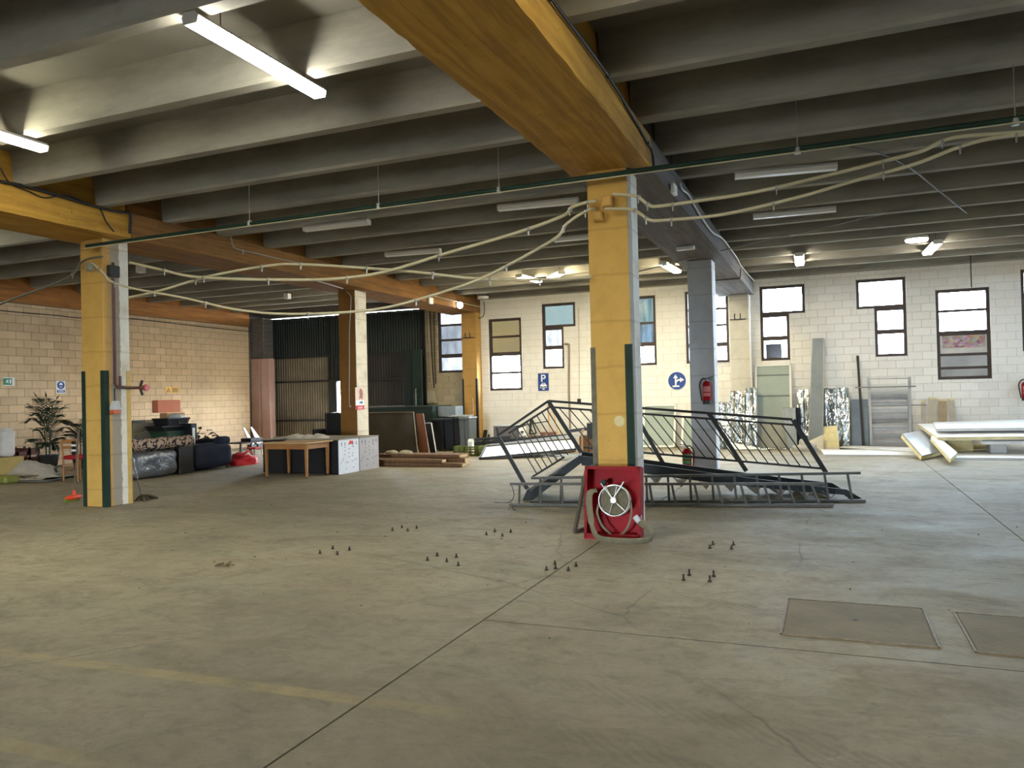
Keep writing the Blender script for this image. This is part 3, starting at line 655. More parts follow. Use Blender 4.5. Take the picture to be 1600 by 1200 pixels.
# small boxes
def wbox(label, name, cat, c, sx, sy, sz, m, lid=True):
    c = V(c); t = thing(name, label, cat, c)
    MB().bbox(c-V((sx/2, sy/2, sz/2)), c+V((sx/2, sy/2, sz/2)), .006).build('body', m, t)
    if lid: MB().bbox(c-V((sx*.42, sy/2+.012, sz*.42)), c+V((sx*.42, -sy/2+.002, sz*.42)), .004).build('cover', m, t)
    return t
m_boxy = mat('yellow_painted_box', (202, 158, 80), .6)
wbox('upper yellow junction box high on the hose box post', 'junction_box', 'box', (-2.175, 8.215, 3.575), .115, .09, .12, m_boxy)
wbox('lower yellow junction box high on the hose box post', 'junction_box', 'box', (-2.285, 8.22, 3.43), .105, .08, .11, m_boxy)
wbox('small grey junction box on the front of the tap post', 'junction_box', 'box', C(141, 417, 8.22), .1, .07, .12, mat('grey_box', (140, 140, 128), .6))
wbox('dark open junction box on the side of the tap post', 'junction_box', 'box', (-9.77, 8.42, 3.47), .07, .17, .17, m_dark)
for q, y, lb in (((220, 421), None, 'white detector box hanging under the ribs beside the tap post'), ((449, 463), None, 'white detector box hanging under the ribs above the dark shutter')):
    c = F(*q, 4.25); t = wbox(lb, 'detector', 'box', c, .14, .14, .14, m_white, False); MB().tube([c+V((0, 0, .06)), (c.x, c.y, 4.762)], .012, 6).build('stem', m_dark, t)
wbox('white square box on the side of the dark brown beam near the floodlight', 'junction_box', 'box', on('X', -9.44, 673, 470), .06, .2, .16, m_white)
c = on('X', -1.70, 1063, 287); 
wbox('small white box on the flank of the dark beam above the hose box post', 'junction_box', 'box', (-1.70, 9.6, 3.98), .05, .2, .12, m_white, False)
wbox('small white emergency light under the dark beam before the grey post', 'emergency_lamp', 'lamp', F(1071, 388, 3.90), .3, .09, .06, m_white)
wbox('grey meter box on the beige wall left of the yellow pilaster', 'meter_box', 'box', V((-11.14, 20.87, 1.49)), .26, .16, .36, mat('grey_beige_box', (178, 170, 146), .6))
t = thing('cable_bundle', 'cables hanging down the beige wall above the grey meter box', 'cable', (-11.2, 20.9, 2.5))
for k, (a, b) in enumerate((((668, 482), (676, 606)), ((672, 484), (678, 606)), ((678, 486), (681, 600)))): MB().tube(spl([W(*a, .03), W((a[0]+b[0])/2-.6, (a[1]+b[1])/2, .05), W(*b, .04)], 5), .015, 6).build('cable', m_dark if k else mat('cream_pipe', (200, 192, 174)), t)
# hooks on pilasters
for x, y, z, lb in ((-9.73, 20.57, 3.20, 'dark hook ring on the yellow pilaster'), (-2.12, 20.67, 3.30, 'dark hook ring on the white pilaster')):
    t = thing('wall_bracket', lb, 'bracket', (x, y, z)); MB().bar((x-.2, y, z), (x+.2, y, z), .02).build('bar', m_dark, t)
    for s in (-.07, .07): MB().tube([(x+s, y, z), (x+s, y-.06, z+.02), (x+s, y-.09, z+.1), (x+s, y-.06, z+.14)], .014, 6).build('hook', m_dark, t)
# pipe with red tap on the tap post
t = thing('water_pipe', 'brown water pipe down the tap post ending in a red handled tap', 'pipe', (-9.78, 8.43, 1.8))
px_ = -9.765
MB().tube([(px_, 8.41, 3.6), (px_, 8.41, 1.80), (px_, 8.44, 1.76), (px_, 8.62, 1.745), (px_, 8.86, 1.745)], .022, 10).build('pipe', m_copper, t)
MB().tube([(px_, 8.50, 1.77), (px_, 8.50, 1.92)], .018, 8).build('stub', m_copper, t)
MB().lathe((px_, 8.90, 1.745), [(.03, -.05), (.04, -.02), (.04, .02), (.025, .05)], 10, (0, 1, 0)).build('valve_body', mat('brass', (150, 110, 80), .4, .7), t)
MB().lathe((px_+.05, 8.93, 1.745), [(.052, -.012), (.055, 0), (.052, .012)], 14, (1, .2, 0)).build('handwheel', mat('pink_red', (196, 60, 80), .5), t)
for s in (-1, 1): MB().tube([(px_, 8.86, 1.745), (px_, 8.88, 1.745+s*.06), (px_, 8.90, 1.745+s*.11)], .02, 8).build('outlet', m_dark, t)
t = thing('bell_lamp', 'small grey bell box with orange base on the tap post side', 'lamp', (-9.76, 8.40, 1.46))
MB().prism([(-9.8, 8.33, 1.42), (-9.8, 8.47, 1.42), (-9.8, 8.44, 1.55), (-9.8, 8.37, 1.55)], (.08, 0, 0)).build('shade', m_ltgrey, t)
MB().bbox((-9.8, 8.34, 1.36), (-9.73, 8.46, 1.42)).build('base', mat('orange_plastic', (206, 96, 50), .5), t)
MB().tube([(-9.79, 8.42, 1.55), (-9.785, 8.415, 1.74)], .01, 6).build('cable', m_wire, t)
# ------------------------------------------------------------------ signs
def board(label, name, cat, c, u, n, w_, h_, m, th=.008):
    # flat sign: centre, horizontal direction, outward normal
    t = thing(name, label, cat, c); c = V(c); u = V(u); n = V(n); z = V((0, 0, 1))
    MB().prism([c-u*w_/2-z*h_/2, c+u*w_/2-z*h_/2, c+u*w_/2+z*h_/2, c-u*w_/2+z*h_/2], n*th).build('plate', m, t)
    def pt(x, y, k=1): return c+u*x*w_+z*y*h_+n*(th+.002*k)
    def poly(nm, pp, mm, k=1): MB().prism([pt(x, y, k) for x, y in pp], n*.0015).build(nm, mm, t)
    return t, pt, poly
def circ(cx, cy, rx, ry, n=24): return [(cx+rx*math.cos(2*math.pi*i/n), cy+ry*math.sin(2*math.pi*i/n)) for i in range(n)]
def rc(x0, y0, x1, y1): return [(x0, y0), (x1, y0), (x1, y1), (x0, y1)]
m_blue = mat('sign_blue', (28, 66, 140), .5, 0, .08); m_sw = mat('sign_white', (236, 238, 240), .5, 0, .05)
m_sgreen = mat('sign_green', (40, 130, 84), .5, 0, .08); m_syel = mat('sign_yellow', (236, 176, 40), .5, 0, .08); m_sblk = mat('sign_black', (20, 20, 20), .6)
BX, BN = (1, 0, 0), (0, -1, 0); LX, LN = (0, 1, 0), (1, 0, 0)
t, pt, poly = board('blue parking sign with letter P and car on the white wall', 'parking_sign', 'sign', (-7.565, YW-.02, 1.845), BX, BN, .32, .50, m_blue)
poly('letter', [(-.2, .02), (-.08, .02), (-.08, .17), (.06, .17)]+[(.06+.18*math.cos(a), .295+.125*math.sin(a)) for a in [-math.pi/2+math.pi*i/10 for i in range(11)]]+[(-.2, .42)], m_sw)
poly('letter_hole', [(-.08, .235), (.03, .235)]+[(.03+.09*math.cos(a), .295+.06*math.sin(a)) for a in [-math.pi/2+math.pi*i/8 for i in range(9)]]+[(-.08, .355)], m_blue, 2)
poly('car', [(-.3, -.27), (.32, -.27), (.32, -.17), (.22, -.13), (.16, -.05), (-.1, -.05), (-.18, -.13), (-.3, -.16)], m_sw)
poly('car_window', [(-.1, -.13), (.12, -.13), (.1, -.08), (-.07, -.08)], m_blue, 2)
for x in (-.16, .18): poly('car_wheel', circ(x, -.27, .055, .035, 12), m_sblk, 2)
poly('line', rc(-.34, -.335, .34, -.31), m_sw); poly('small_print', rc(-.1, -.43, .12, -.37), m_sw)
t = thing('traffic_sign', 'round blue sign with white ahead and right arrows on the white wall', 'sign', (-3.76, YW-.02, 1.77)); c = V((-3.76, YW-.02, 1.77))
MB().lathe(c, [(.255, 0), (.255, .012)], 32, (0, -1, 0)).build('rim', m_sw, t); MB().lathe(c+V((0, -.012, 0)), [(.235, 0), (.235, .004)], 32, (0, -1, 0)).build('disc', m_blue, t)
def arrow(nm, pp): MB().prism([c+V((x, -.017, z)) for x, z in pp], (0, -.002, 0)).build(nm, m_sw, t)
arrow('ahead_arrow', [(-.055, -.12), (-.015, -.12), (-.015, .07), (.03, .07), (-.035, .17), (-.10, .07), (-.055, .07)])
arrow('right_arrow', [(-.018, -.06), (.03, .0), (.085, .0), (.085, -.045), (.19, .025), (.085, .09), (.085, .045), (.02, .04), (-.018, .01)])
arrow('base_strip', [(-.12, -.165), (.06, -.165), (.06, -.125), (-.12, -.125)])
t, pt, poly = board('small green exit sign on the tan block wall', 'exit_sign', 'sign', (XL+.02, 12.23, 2.085), LX, LN, .27, .19, m_sw)
poly('green_panel', rc(-.5, -.4, .28, .4), m_sgreen); poly('running_figure', [(-.36, -.2), (-.28, -.2), (-.2, -.05), (-.1, -.22), (-.03, -.2), (-.12, .06), (-.02, .0), (0, .06), (-.14, .18), (-.3, .1), (-.26, .05), (-.2, .08), (-.24, -.05)], m_sw, 2)
poly('figure_head', circ(-.1, .25, .04, .055, 10), m_sw, 2); poly('door_mark', rc(.05, -.25, .2, .28), m_sw, 2)
t, pt, poly = board('white sign with blue face mask disc on the tan block wall', 'mask_sign', 'sign', (XL+.02, 13.54, 1.955), LX, LN, .25, .31, m_sw)
poly('blue_disc', circ(0, .16, .4, .31), m_blue); poly('face', circ(0, .17, .2, .2, 16), m_sw, 2); poly('mask', rc(-.19, .05, .19, .16), m_blue, 3); poly('text_panel', rc(-.42, -.44, .42, -.22), m_blue)
for y in (-.28, -.37): poly('text_line', rc(-.3, y-.02, .3, y+.02), m_sw, 2)
t, pt, poly = board('yellow warning sign with black triangle on the tan block wall', 'warning_sign', 'sign', (XL+.02, 17.05, 1.875), LX, LN, .5, .17, m_syel)
poly('triangle', [(-.42, -.34), (-.1, -.34), (-.26, .36)], m_sblk); poly('triangle_field', [(-.35, -.24), (-.17, -.24), (-.26, .16)], m_syel, 2); poly('mark', rc(-.275, -.2, -.245, .02), m_sblk, 3)
for y in (.2, .0, -.26): poly('text_line', rc(-.02, y-.05, .42 if y > -.1 else .46, y+.05), m_sblk)
# torn paper poster on the poster post
t, pt, poly = board('torn paper poster with red strip on the white side of the shade-darkened post', 'poster', 'poster', (-10.2614+CW+.012, 14.90, 1.50), LX, LN, .34, .5, mat('poster_paper', (232, 206, 196), .7), .004)
poly('drawing', [(-.1, -.06), (.1, .02), (.3, -.05), (.4, .2), (.3, .4), (.05, .46), (-.05, .3), (.0, .15)], mat('poster_brown', (170, 112, 92), .7))
poly('white_band', rc(-.5, -.3, .5, -.08), m_sw); poly('blue_print', [(-.1, -.22), (.3, -.24), (.35, -.12), (.0, -.14)], mat('poster_blue', (90, 120, 180), .7), 2)
poly('red_strip', rc(-.5, -.5, .5, -.32), mat('poster_red', (206, 50, 66), .7)); poly('red_strip_print', rc(-.25, -.46, .3, -.37), mat('poster_pink', (236, 176, 180), .7), 2)
# ------------------------------------------------------------------ fire extinguishers
def extinguisher(label, x, y, z, h=.52, r=.078, side=-1, rz=0, plate=None):
    t = thing('fire_extinguisher', label, 'extinguisher', (x, y, z))
    MB().lathe((x, y, z), [(r*.9, 0), (r, .02), (r, h*.72), (r*.85, h*.80), (r*.4, h*.86)], 18).build('cylinder', m_red, t)
    MB().lathe((x, y, z), [(r*1.02, .0), (r*1.03, .05), (r*1.0, .07)], 18).build('base_ring', m_black, t)
    MB().lathe((x, y, z+h*.85), [(.028, 0), (.028, .05), (.02, .07)], 10).build('valve', m_alu, t)
    MB().bar((x, y, z+h*.96), (x-side*.12, y-.03, z+h*1.02), .022, .014).build('lever', m_black, t); MB().bar((x, y, z+h*.93), (x-side*.11, y-.03, z+h*.93), .02, .012).build('handle', m_black, t)
    MB().tube(spl([(x, y, z+h*.92), (x+side*.07, y-.02, z+h*.95), (x+side*(r+.05), y-.02, z+h*.75), (x+side*(r+.035), y-.02, z+h*.4), (x+side*(r+.015), y-.02, z+h*.12)], 6), .013, 8).build('hose', m_black, t)
    b = MB(); n = 8
    for zz in ((.30, .42), (.46, .66)):
        vs = []
        for i in range(n+1):
            a = -math.pi/2+.9*(i/n-.5)*2; vs += [(x+(r+.0015)*math.cos(a), y+(r+.0015)*math.sin(a), z+h*zz[0]), (x+(r+.0015)*math.cos(a), y+(r+.0015)*math.sin(a), z+h*zz[1])]
        b.add(vs, [(2*i, 2*i+2, 2*i+3, 2*i+1) for i in range(n)])
    b.build('label', mat('label_pink', (206, 120, 120), .6) if plate is None else plate, t)
    return t
extinguisher('red fire extinguisher hung on the grey post', -2.10, 14.73, 1.24, .50, .078, -1)
extinguisher('red fire extinguisher standing on the floor at the grey post', -2.47, 15.55 - 1.0, 0., .50, .085, 1, plate=mat('label_green', (70, 150, 90), .6))
extinguisher('red fire extinguisher on the white wall cut by the photograph edge', 4.16, YW-.1, 1.09, .50, .085, -1)
# ------------------------------------------------------------------ floor covers and bolts
m_cover = mat('floor_cover', (124, 115, 94), .8, 0, .3, 2.2, bump=.3, spec=.3)
for (x0, x1, y0, y1), lb in (((-.31, .54, 5.02, 5.86), 'square concrete access cover with a central lift hole in the floor'), ((.72, 1.6, 5.0, 5.82), 'square access cover in the floor cut by the photograph edge')):
    t = thing('access_cover', lb, 'cover', ((x0+x1)/2, (y0+y1)/2, 0))
    MB().bbox((x0+.012, y0+.012, -.004), (x1-.012, y1-.012, .006), .003).build('lid', m_cover, t)
    f = MB()
    for a, b in (((x0-.008, y0-.008), (x0+.004, y1+.008)), ((x1-.004, y0-.008), (x1+.008, y1+.008)), ((x0, y0-.008), (x1, y0+.004)), ((x0, y1-.004), (x1, y1+.008))): f.box((*a, -.004), (*b, .008))
    f.build('frame', mat('rusty_angle', (122, 104, 76), .6, .4, .4, 20), t)
    MB().lathe(((x0+x1)/2, (y0+y1)/2, .0055), [(.022, 0), (.016, .002)], 10).build('lift_hole', m_sblk, t)
m_bolt = mat('rusty_bolt', (66, 54, 44), .7, .4, .3)
def bolts(label, group, pts, h=.035):
    first = None
    for k, p in enumerate(pts):
        q = F(*p); lb = ('front left', 'back left', 'front right', 'back right', 'outlying')[k]+' '+label
        if first is None:
            first = thing('anchor_bolt', lb, 'bolt', q, group)
            MB().tube([q, q+V((0, 0, h))], .008, 8).build('stud', m_bolt, first); MB().lathe(q, [(.016, 0), (.016, .012)], 6).build('nut', m_bolt, first)
        else: dup(first, q, 0., lb)
bolts('bolt stub of the near square closest to the tap post', 'bolts near square one', ((500, 865), (520, 858), (527, 867), (546, 860)))
bolts('bolt stub of the far square closest to the tap post', 'bolts far square one', ((613, 829), (628, 825), (637, 830), (651, 826)))
bolts('bolt stub of the far square between table and hose box', 'bolts far square two', ((760, 836), (773, 831), (785, 838), (798, 832)))
bolts('bolt stub of the near square in the middle of the floor', 'bolts near square two', ((668, 876), (683, 869), (698, 878), (713, 871), (716, 884)))
bolts('bolt stub of the near square by the floor joint at the hose box', 'bolts near square three', ((868, 889), (867, 882), (888, 892), (900, 885), (854, 891)))
bolts('tall bolt stub of the near square by the loose hose end', 'bolts near square four', ((1068, 907), (1077, 899), (1109, 909), (1115, 901)), .05)
bolts('bolt stub of the far square between hose end and ladders', 'bolts far square four', ((1109, 857), (1114, 851), (1143, 858), (1146, 852)))
t = thing('leaf_litter', 'small scatter of dry brown leaves on the bare floor', 'litter', F(355, 884)); t['kind'] = 'stuff'
b = MB()
for k in range(26):
    q = F(352+random.gauss(0, 9), 884+random.gauss(0, 2)); a = random.random()*6.3; l = random.uniform(.012, .03)
    u = V((math.cos(a), math.sin(a), .3))*l; v = V((-math.sin(a), math.cos(a), .4))*l*.5; q.z = .012
    b.add([q-u, q+v, q+u, q-v], [(0, 1, 2, 3)])
b.build('dry_leaves', mat('dry_leaf', (104, 78, 50), .9), t)['kind'] = 'stuff'
# ------------------------------------------------------------------ red hose box
HB = thing('hose_reel_box', 'open red fire hose box leaning on the centre yellow post', 'hose box', (-2.08, 7.95, 0))
def hb():
    lean = math.radians(-9); return Matrix.Translation((-2.09, 7.72, .0)) @ Matrix.Rotation(math.radians(4), 4, 'Z') @ Matrix.Rotation(lean, 4, 'X')
HM = hb()
bw, bh, bd = .29, .745, .22
MB(HM).box((-bw, bd-.012, .0), (bw, bd, bh)).build('back_panel', m_red, HB)
for s in (-1, 1): MB(HM).box((s*bw-(.012 if s > 0 else 0), 0, .0), (s*bw+(0 if s > 0 else .012), bd, bh)).build('side_panel', m_red, HB)
MB(HM).box((-bw, 0, bh-.012), (bw, bd, bh)).build('top_panel', m_red, HB)
MB(HM).box((-bw, -.005, .0), (bw, bd, .012)).build('bottom_panel', m_red, HB)
b = MB(HM)
for s in (-1, 1): b.box((s*bw-(.028 if s > 0 else -.0), -.004, 0), (s*bw+(0 if s > 0 else .028), .008, bh))
b.box((-bw, -.004, bh-.03), (bw, .008, bh)); b.box((-bw, -.004, .0), (bw, .01, .055)); b.build('front_lip', mat('worn_red_lip', (140, 26, 30), .6, 0, .4, 8, spec=.15), HB)
MB(HM).box((bw-.001, .03, .19), (bw+.003, .075, .25)).build('white_sticker', m_white, HB)
# reel
RC = V((.02, -.01, .395)); m_hose = mat('grey_canvas_hose', (122, 114, 92), .9, 0, .25, 20, bump=.3); m_chr = mat('bright_steel_rod', (206, 206, 200), .3, .9, .1)
RL = MB(HM).lathe(RC+V((0, .02, 0)), [(.028, -.03), (.04, 0), (.04, .02), (.026, .05)], 16, (0, -1, 0)).build('reel', m_chr, HB)
b = MB(HM)
for k in range(9):
    r = .036+.0125*k; b.tube([RC+V((r*math.cos(a), .035+.002*math.sin(5*a+k), r*math.sin(a))) for a in [i*2*math.pi/28 for i in range(29)]], .0068, 6, False)
b.lathe(RC+V((0, .10, 0)), [(.03, 0), (.14, .0), (.15, .025), (.15, .055), (.14, .058)], 28, (0, -1, 0)); b.build('hose_coil', m_hose, HB)
for dy in (-.0, .095): MB(HM).tube([RC+V((.158*math.cos(a), dy, .158*math.sin(a))) for a in [i*2*math.pi/36 for i in range(37)]], .006, 8, False).build('reel_ring', m_chr, RL)
for a, l in ((62, .215), (122, .17), (128, .22), (252, .155), (318, .15), (78, .15)):
    MB(HM).tube([RC+V((.02*math.cos(math.radians(a)), -.012, .02*math.sin(math.radians(a)))), RC+V((l*math.cos(math.radians(a)), -.014, l*math.sin(math.radians(a))))], .005, 6).build('spoke', m_chr, RL)
MB(HM).tube([RC+V((.0, -.035, .02)), RC+V((.11, -.05, .19))], .006, 6).build('crank', m_chr, RL)
MB(HM).lathe((-.09, .05, .575), [(.03, 0), (.036, .01), (.03, .05), (.02, .055)], 14, (-.2, -1, .2)).build('hose_coupling', m_dark, HB)
# flat hose hanging out over the lip to the floor and back
def ribbon(pts, w_, th, side, M=None):
    P = spl(pts, 7); b = MB(M); n = len(P); vs = []
    for i, p in enumerate(P):
        d = (P[min(i+1, n-1)]-P[max(i-1, 0)]).normalized(); s_ = V(side[min(int(i/(n-1)*(len(side)-1)+.5), len(side)-1)]); s_ = (s_-d*s_.dot(d)).normalized(); u = s_.cross(d)
        for a, c in ((-1, -.4), (-.7, -1), (.7, -1), (1, -.4), (1, .4), (.7, 1), (-.7, 1), (-1, .4)): vs.append(p+s_*a*w_/2+u*c*th/2)
    b.add(vs, [(i*8+j, i*8+(j+1) % 8, (i+1)*8+(j+1) % 8, (i+1)*8+j) for i in range(n-1) for j in range(8)]+[tuple(range(8)), tuple(range((n-1)*8, n*8))[::-1]], True)
    return b
t = thing('fire_hose', 'flat grey canvas hose spilling from the red box onto the floor', 'hose', (-2.0, 7.62, 0))
H = lambda x, y, z: HM @ V((x, y, z))
ribbon([H(-.16, -.005, .50), H(-.225, -.02, .47), H(-.235, -.03, .38), H(-.22, -.03, .24), H(-.195, -.04, .12), V((-2.24, 7.655, .055)), V((-2.16, 7.57, .03)), V((-2.02, 7.53, .025)), V((-1.88, 7.535, .025)), V((-1.76, 7.56, .03)), V((-1.665, 7.60, .05)), V((-1.66, 7.64, .10)), V((-1.72, 7.66, .155)), V((-1.80, 7.67, .215))], .075, .014,
       [(1, 0, .1), (1, -.2, 0), (1, -.3, 0), (.8, -.6, .3), (.2, -.5, 1), (.1, -.4, 1), (.2, -.5, 1), (.3, -.6, 1), (.7, -.6, .8), (1, -.3, .9)]).build('hose', m_hose, t)
MB().tube([V((-1.79, 7.67, .20)), V((-1.835, 7.68, .25))], .03, 10).build('hose_end', m_ltgrey, t)
ribbon([H(-.14, .0, .36), H(-.15, -.02, .26), H(-.10, -.02, .14), H(-.03, -.012, .07), H(.01, .05, .03), H(.10, .03, .06), H(.17, .0, .15), H(.20, .0, .28), H(.185, .01, .40)], .022, .012, [(1, 0, 0)]).build('inner_hose', m_hose, t)
# bent steel bracket standing beside the box
t = thing('steel_bracket', 'bent thin steel frame standing beside the red hose box', 'bracket', (-2.55, 7.9, 0)); m_rust = mat('rusty_grey_bar', (96, 86, 72), .7, .3, .3, 12)
a, b_, c_, d_ = on('Y', 7.95, 898, 831), on('Y', 8.12, 917, 732), on('Y', 8.15, 930, 727), F(926, 824)
a.z = .02; MB().bar(a, b_, .035, .03).build('upright', m_rust, t); MB().bar(b_, c_, .035, .03).build('top_bar', m_rust, t); MB().bar(a, (d_.x, d_.y, .02), .03, .03).build('foot_bar', m_rust, t)
# ------------------------------------------------------------------ lying steel stair with railing
A, B = F(817, 782), F(1345, 780); du = (B-A).normalized(); dn = V((-du.y, du.x, 0))
Aa = A+dn*.05; RP = A+dn*.80
def fp(px, py): return onP(Aa, dn, px, py)
def rp(px, py): return onP(RP, dn, px, py)
m_rail = mat('dark_grey_railing', (46, 46, 45), .6, .1, .25, spec=.3); m_str = mat('dark_stringer', (42, 46, 50), .6, .1, .25, spec=.3); m_trd = mat('tread_plate', (120, 116, 108), .6, .3, .3, 8)
st = thing('steel_stair', 'dark steel stair flight with landing and railing lying on its back', 'stair', (A.x+2.2, A.y+.6, 0))
def plate(pts, th, nm, m): MB().prism(pts, dn*th).build(nm, m, st)
# front and rear stringers: landing part dips to the floor at one end, flight part to the other
for off, nm in ((.0, 'stringer'), (.75, 'stringer')):
    o_ = dn*off
    def q(px, py): return fp(px, py)+o_
    plate([q(816, 783), q(823, 766), q(905, 712), q(913, 720), q(830, 783)], .05, nm, m_str)
    plate([q(905, 712), q(1000, 724), q(1110, 739), q(1250, 757), q(1323, 765), q(1350, 781), q(1334, 783), q(1318, 773), q(1250, 768), q(1110, 754), q(1000, 739), q(909, 727)], .05, nm, m_str)
for k in range(10):
    f_ = k/9.; px = 945+f_*350; py = 732+f_*33
    p0 = fp(px-11, py+1); p1 = fp(px+13, py+3); p2 = fp(px+3, py+17 if k < 9 else py+12)
    t0 = MB().prism([p0, p2, p2+V((0, 0, -.012)), p0+V((0, 0, -.012))], dn*.80).build('tread', m_trd, st)
    MB().prism([p2, p1, p1+V((0, 0, -.012)), p2+V((0, 0, -.012))], dn*.80).build('riser', m_trd, st)
plate_pts = [fp(826, 764), fp(903, 713), fp(905, 716), fp(828, 768)]
MB().prism(plate_pts, dn*.8).build('landing_plate', mat('pale_tread_plate', (160, 152, 138), .6, .2, .2, 8), st)
# railing in the rear plane
def bar(nm, a, b, w_, m=m_rail, d=None): MB().bar(a, b, w_, w_*.6 if d is None else d, up=dn).build(nm, m, st)
T0, T1, T2 = rp(777, 681), rp(857, 626.5), rp(1238, 655.5)
for a, b in ((T0, T1), (T1, T2)): bar('handrail', a, b, .036, d=.03)
L0, L1, L2 = rp(795, 677), rp(859, 636), rp(1240, 664)
for a, b in ((L0, L1), (L1, L2)): bar('upper_rail', a, b, .03, d=.02)
K0, K1, K2, K3 = rp(832, 745), rp(882, 714), rp(912, 699), rp(1284, 732)
for a, b in ((K0, K1), (K2, K3)): bar('lower_rail', a, b, .03, d=.02)
for a, b in (((779, 684), (824, 764)), ((857, 627), (913, 714)), ((1108, 646), (1166, 736)), ((986, 636), (1036, 724)), ((1239, 656), (1292, 741))): bar('post', rp(*a), rp(*b), .06, d=.04)
def lerp(a, b, f): return a+(b-a)*f
for k in range(8):
    f_ = (k+.6)/8.2; bar('baluster', lerp(L0, L1, f_)+V((0,0,.0)), lerp(rp(838, 741), rp(905, 701), f_-.06), .016, d=.016)
for k in range(22):
    f_ = (k+.9)/23; bar('baluster', lerp(L1, L2, f_), lerp(rp(914, 699), rp(1286, 732), f_), .016, d=.016)
bar('stub', rp(776, 668), rp(781, 690), .03); bar('stub', rp(1105, 646), rp(1110, 652), .03)
# ------------------------------------------------------------------ ladders lying on edge in front of the stair
m_lad = mat('worn_grey_ladder', (92, 90, 84), .6, .2, .3, 10, spec=.3); m_lad2 = mat('grey_steel_ladder', (84, 84, 80), .6, .2, .3, 10, spec=.3)
def ladder(label, fa, fb, ta, tb, n, m, r=.022, lean=.02):
    a, b = F(*fa), F(*fb); d = (b-a).normalized(); nn = V((-d.y, d.x, 0))
    t = thing('ladder', label, 'ladder', (a+b)/2)
    a2, b2 = onP(a+nn*lean, nn, *ta), onP(a+nn*lean, nn, *tb)
    a.z = b.z = r
    MB().bar(a, b, .05, .032, up=(0, 0, 1)).build('rail', m, t); MB().bar(a2, b2, .05, .032, up=(0, 0, 1)).build('rail', m, t)
    for k in range(n):
        f_ = (k+.45)/n; p = lerp(a2, b2, f_); q = lerp(a, b, f_); MB().tube([p, q], .016, 8).build('rung', m, t)
    return t
ladder('front grey ladder lying on edge before the dark stair', (796, 791), (1302, 792), (797, 756), (1288, 756), 14, m_lad)
ladder('rear longer grey ladder lying on edge between front ladder and stair', (828, 787), (1352, 785), (830, 747), (1344, 739), 15, m_lad2)
t = thing('wire', 'loose bent wire tied to the front ladder end', 'wire', F(797, 790)); MB().tube(spl([F(772, 785), (F(795, 786)+V((0, 0, .01))), C(803, 775, 9.95), C(800, 760, 9.9), C(797, 756, 9.86)], 6), .005, 5).build('wire', m_dark, t); MB().tube(spl([F(798, 786)+V((0, 0, .02)), F(802, 797)+V((0, 0, .01)), F(807, 796)], 5), .005, 5).build('wire', m_dark, t)
# ------------------------------------------------------------------ wooden table and the metal cabinets behind
TZ = .69; f0, f1, f2 = F(411, 747.5), F(478, 748.5), F(507.5, 742.5)
tx0, tx1, ty0, ty1 = -10.78, -9.38, 12.28, 12.98
f1 = F(478, 748.5); tx1 = f1.x+.03; ty0 = f1.y; tx0 = F(411, 747.5).x; ty1 = ty0+.72
tb = thing('wooden_table', 'small wooden table with tapered legs in front of the metal cabinets', 'table', ((tx0+tx1)/2, (ty0+ty1)/2, 0))
MB().bbox((tx0-.05, ty0-.05, TZ-.028), (tx1+.06, ty1+.05, TZ), .008).build('tabletop', mat('pale_tabletop', (196, 158, 112), .5, 0, .2, 4, stretch=(1, 6, 1)), tb)
for a, b in (((tx0+.03, ty0, TZ-.13), (tx1-.03, ty0+.02, TZ-.028)), ((tx0+.03, ty1-.02, TZ-.13), (tx1-.03, ty1, TZ-.028)), ((tx0, ty0+.03, TZ-.13), (tx0+.02, ty1-.03, TZ-.028)), ((tx1-.02, ty0+.03, TZ-.13), (tx1, ty1-.03, TZ-.028))): MB().box(a, b).build('apron', m_wood, tb)
for x in (tx0, tx1-.055):
    for y in (ty0, ty1-.055):
        l = MB(); c = V((x+.0275, y+.0275, 0)); s0, s1 = .018, .0275
        l.add([(c.x+i*s, c.y+j*s, z) for z, s in ((.03, s0), (TZ-.028, s1)) for i, j in ((-1,-1),(1,-1),(1,1),(-1,1))], [(0,3,2,1),(4,5,6,7),(0,1,5,4),(1,2,6,5),(2,3,7,6),(3,0,4,7)])
        lo = l.build('leg', m_wood, tb); MB().lathe((c.x, c.y, 0), [(.012, 0), (.016, .01), (.016, .03)], 8).build('foot', m_dark, lo)
def holes_mat(name, c):
    return mat(name, c, .45, .1, .12)
